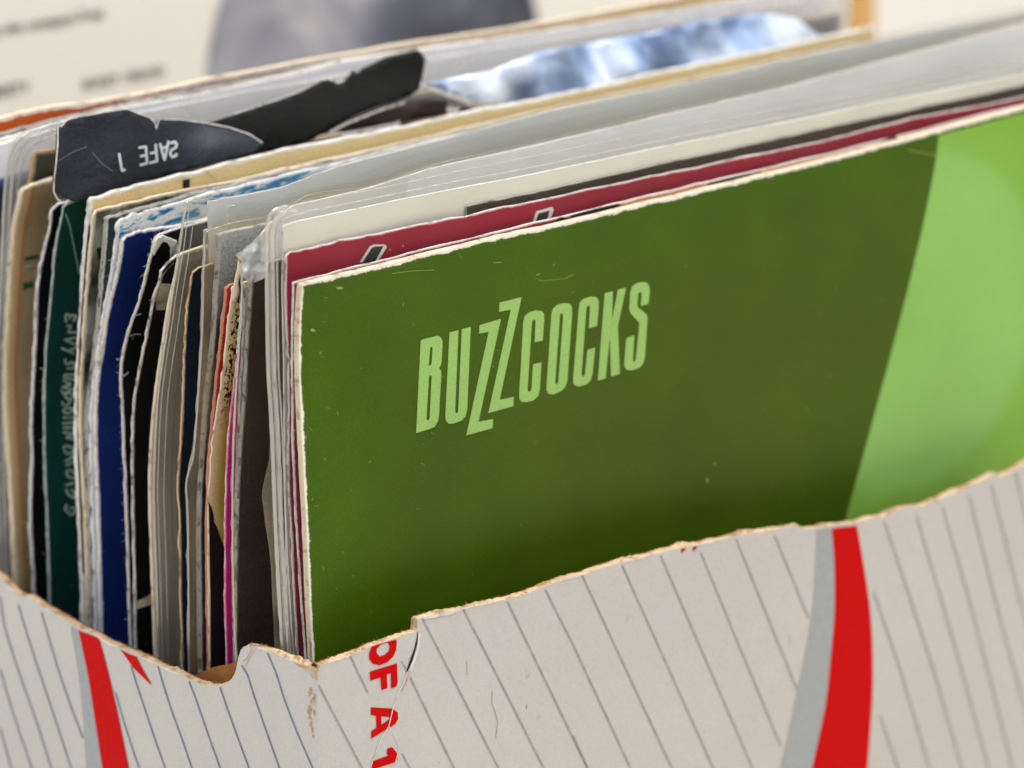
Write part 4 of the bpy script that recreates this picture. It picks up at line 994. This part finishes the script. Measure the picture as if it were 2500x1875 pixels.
pale_sleeve([(-30, 352), (-36, 500), (-46, 900), (-42, 1300), (-30, 1750)], [(-30, 348), (36, 333), (150, 300), (266, 270), (513, 226), (840, 150), (1340, 76), (1760, 8)], 67.2, cover('pale_lilac_print', s2l((222, 219, 226)), WORN, .2, .5, mottle=.04),
            'pale lilac grey sleeve showing its top behind the torn black flap', 'lil')
pale_sleeve([(-38, 340), (-44, 500), (-54, 900), (-50, 1300), (-38, 1750)], [(-38, 336), (0, 328), (75, 309), (266, 262), (400, 236), (513, 216), (840, 146), (1340, 74), (1760, 6)], 68.8, cover('bottle_green_print', s2l((24, 40, 26)), WORN, .1, .5),
            'bottle green sleeve visible as a thin line under the orange one', 'bg', M_grey)
def orange_col(n):
    u = n.uv()
    w = n.math('ADD', u[0], n.math('MULTIPLY', n.noise(.25, 3, n.scaled(1, 1)), 10))
    return n.ramp(n.math('DIVIDE', w, 150), [(0, s2l((178, 78, 22))), (.20, s2l((176, 80, 26))), (.27, s2l((168, 134, 132))), (.5, s2l((190, 172, 172))), (.58, s2l((186, 130, 56))), (.8, s2l((206, 166, 92))), (1, s2l((214, 178, 110)))])
pale_sleeve([(-46, 302), (-52, 500), (-62, 900), (-58, 1300), (-46, 1750)], [(-46, 296), (0, 289), (114, 262), (217, 250), (380, 222), (513, 192), (700, 158), (956, 112), (1200, 76), (1340, 52), (1670, -8), (1900, -50)], 71.5,
            cover('orange_to_gold_print', None, s2l((226, 212, 200)), .5, .5, colfn=orange_col, mottle=.2), 'orange and gold printed sleeve at the back of the box', 'or', M_cream)

# ------------------------------------------------------------------ large sleeve leaning behind the box
LPY0, LEAN = 0.185, 0.10
def onlp(px, py, off=0.0):
    n = Vector((0, -1, LEAN)).normalized(); p0 = Vector((0, LPY0, 0.15)) + n*off
    d = direction(px, py); t = (p0-CAM).dot(n)/d.dot(n)
    return CAM+d*t
def lp_pt(x, s):        # s = height along the leaning face
    return Vector((x, LPY0 + (s-.15)*LEAN, s))
x0 = onlp(-140, 100).x; x1 = onlp(2092, 60).x
lpv = [lp_pt(x0, .001), lp_pt(x1, .001), lp_pt(x1, .315), lp_pt(x0, .315)]
M_lp = plain('cream_gloss_card', s2l((226, 223, 213)), .5, .3, .0, .02)
bk = Vector((0, .004, 0))
lp = link('large_record_sleeve', mesh(lpv+[v+bk for v in lpv], [(0, 1, 2, 3), (7, 6, 5, 4), (1, 5, 6, 2), (3, 2, 6, 7), (4, 0, 3, 7), (0, 4, 5, 1)]), M_lp, None, False)
things(lp, 'large cream record sleeve with a round dark photo standing behind the box')
def disc_photo():
    n = NT('round_dark_photo')
    c = n.ramp(n.noise(26, 3, None, .5, .8), [(.38, s2l((62, 65, 76))), (.48, s2l((92, 95, 108))), (.57, s2l((150, 152, 162))), (.68, s2l((210, 204, 200)))])
    n.pbr(c, .5, .4); return n.m
cc = onlp(922, 190); rad = (onlp(1330, 100).x-onlp(512, 200).x)/2
pts3 = []
for i in range(72):
    a = 2*math.pi*i/72
    x = cc.x+rad*math.cos(a); z = cc.z+rad*math.sin(a)
    pts3.append(Vector((x, LPY0+(z-.15)*LEAN-.0003, z)))
link('printed_round_photo', mesh(pts3, [tuple(range(72))]), disc_photo(), lp, False)
M_ink = plain('black_text_ink', s2l((58, 52, 46)), .6)
def text(body, px, py, hpx, parent, stretch=1.0):
    cu = bpy.data.curves.new('t', 'FONT'); cu.body = body; cu.size = 1.0; cu.offset = .012
    tmp = bpy.data.objects.new('t', cu); C.objects.link(tmp)
    me = bpy.data.meshes.new_from_object(tmp.evaluated_get(bpy.context.evaluated_depsgraph_get()))
    bpy.data.objects.remove(tmp)
    o = onlp(px, py); k = hpx/16800/.7*.78/.686*.95
    for v in me.vertices:
        x = o.x+v.co.x*k*stretch; z = o.z+v.co.y*k
        v.co = Vector((x, LPY0+(z-.15)*LEAN-.0003, z))
    me.materials.clear()
    return link('printed_text', me, M_ink, parent, False)
text('on the compact Free', -35, 90, 30, lp, 1.1)
text('VARIETY', -60, 246, 30, lp, 1.1)
text('BONEY / BRAND', 200, 218, 27, lp, 1.0)
# upright card strip behind the sleeves on the right
strip_l, strip_r = hit(2076, 60, 1, .165), hit(2132, 60, 1, .165)
st = slab('cardboard_strip', (strip_l.x, .1645, .0005), (strip_r.x, .1665, .26), paper('orange_kraft', s2l((216, 170, 104)), .15), None)
st['label'] = 'upright orange tan cardboard strip behind the bags at top right'; st['category'] = 'cardboard'
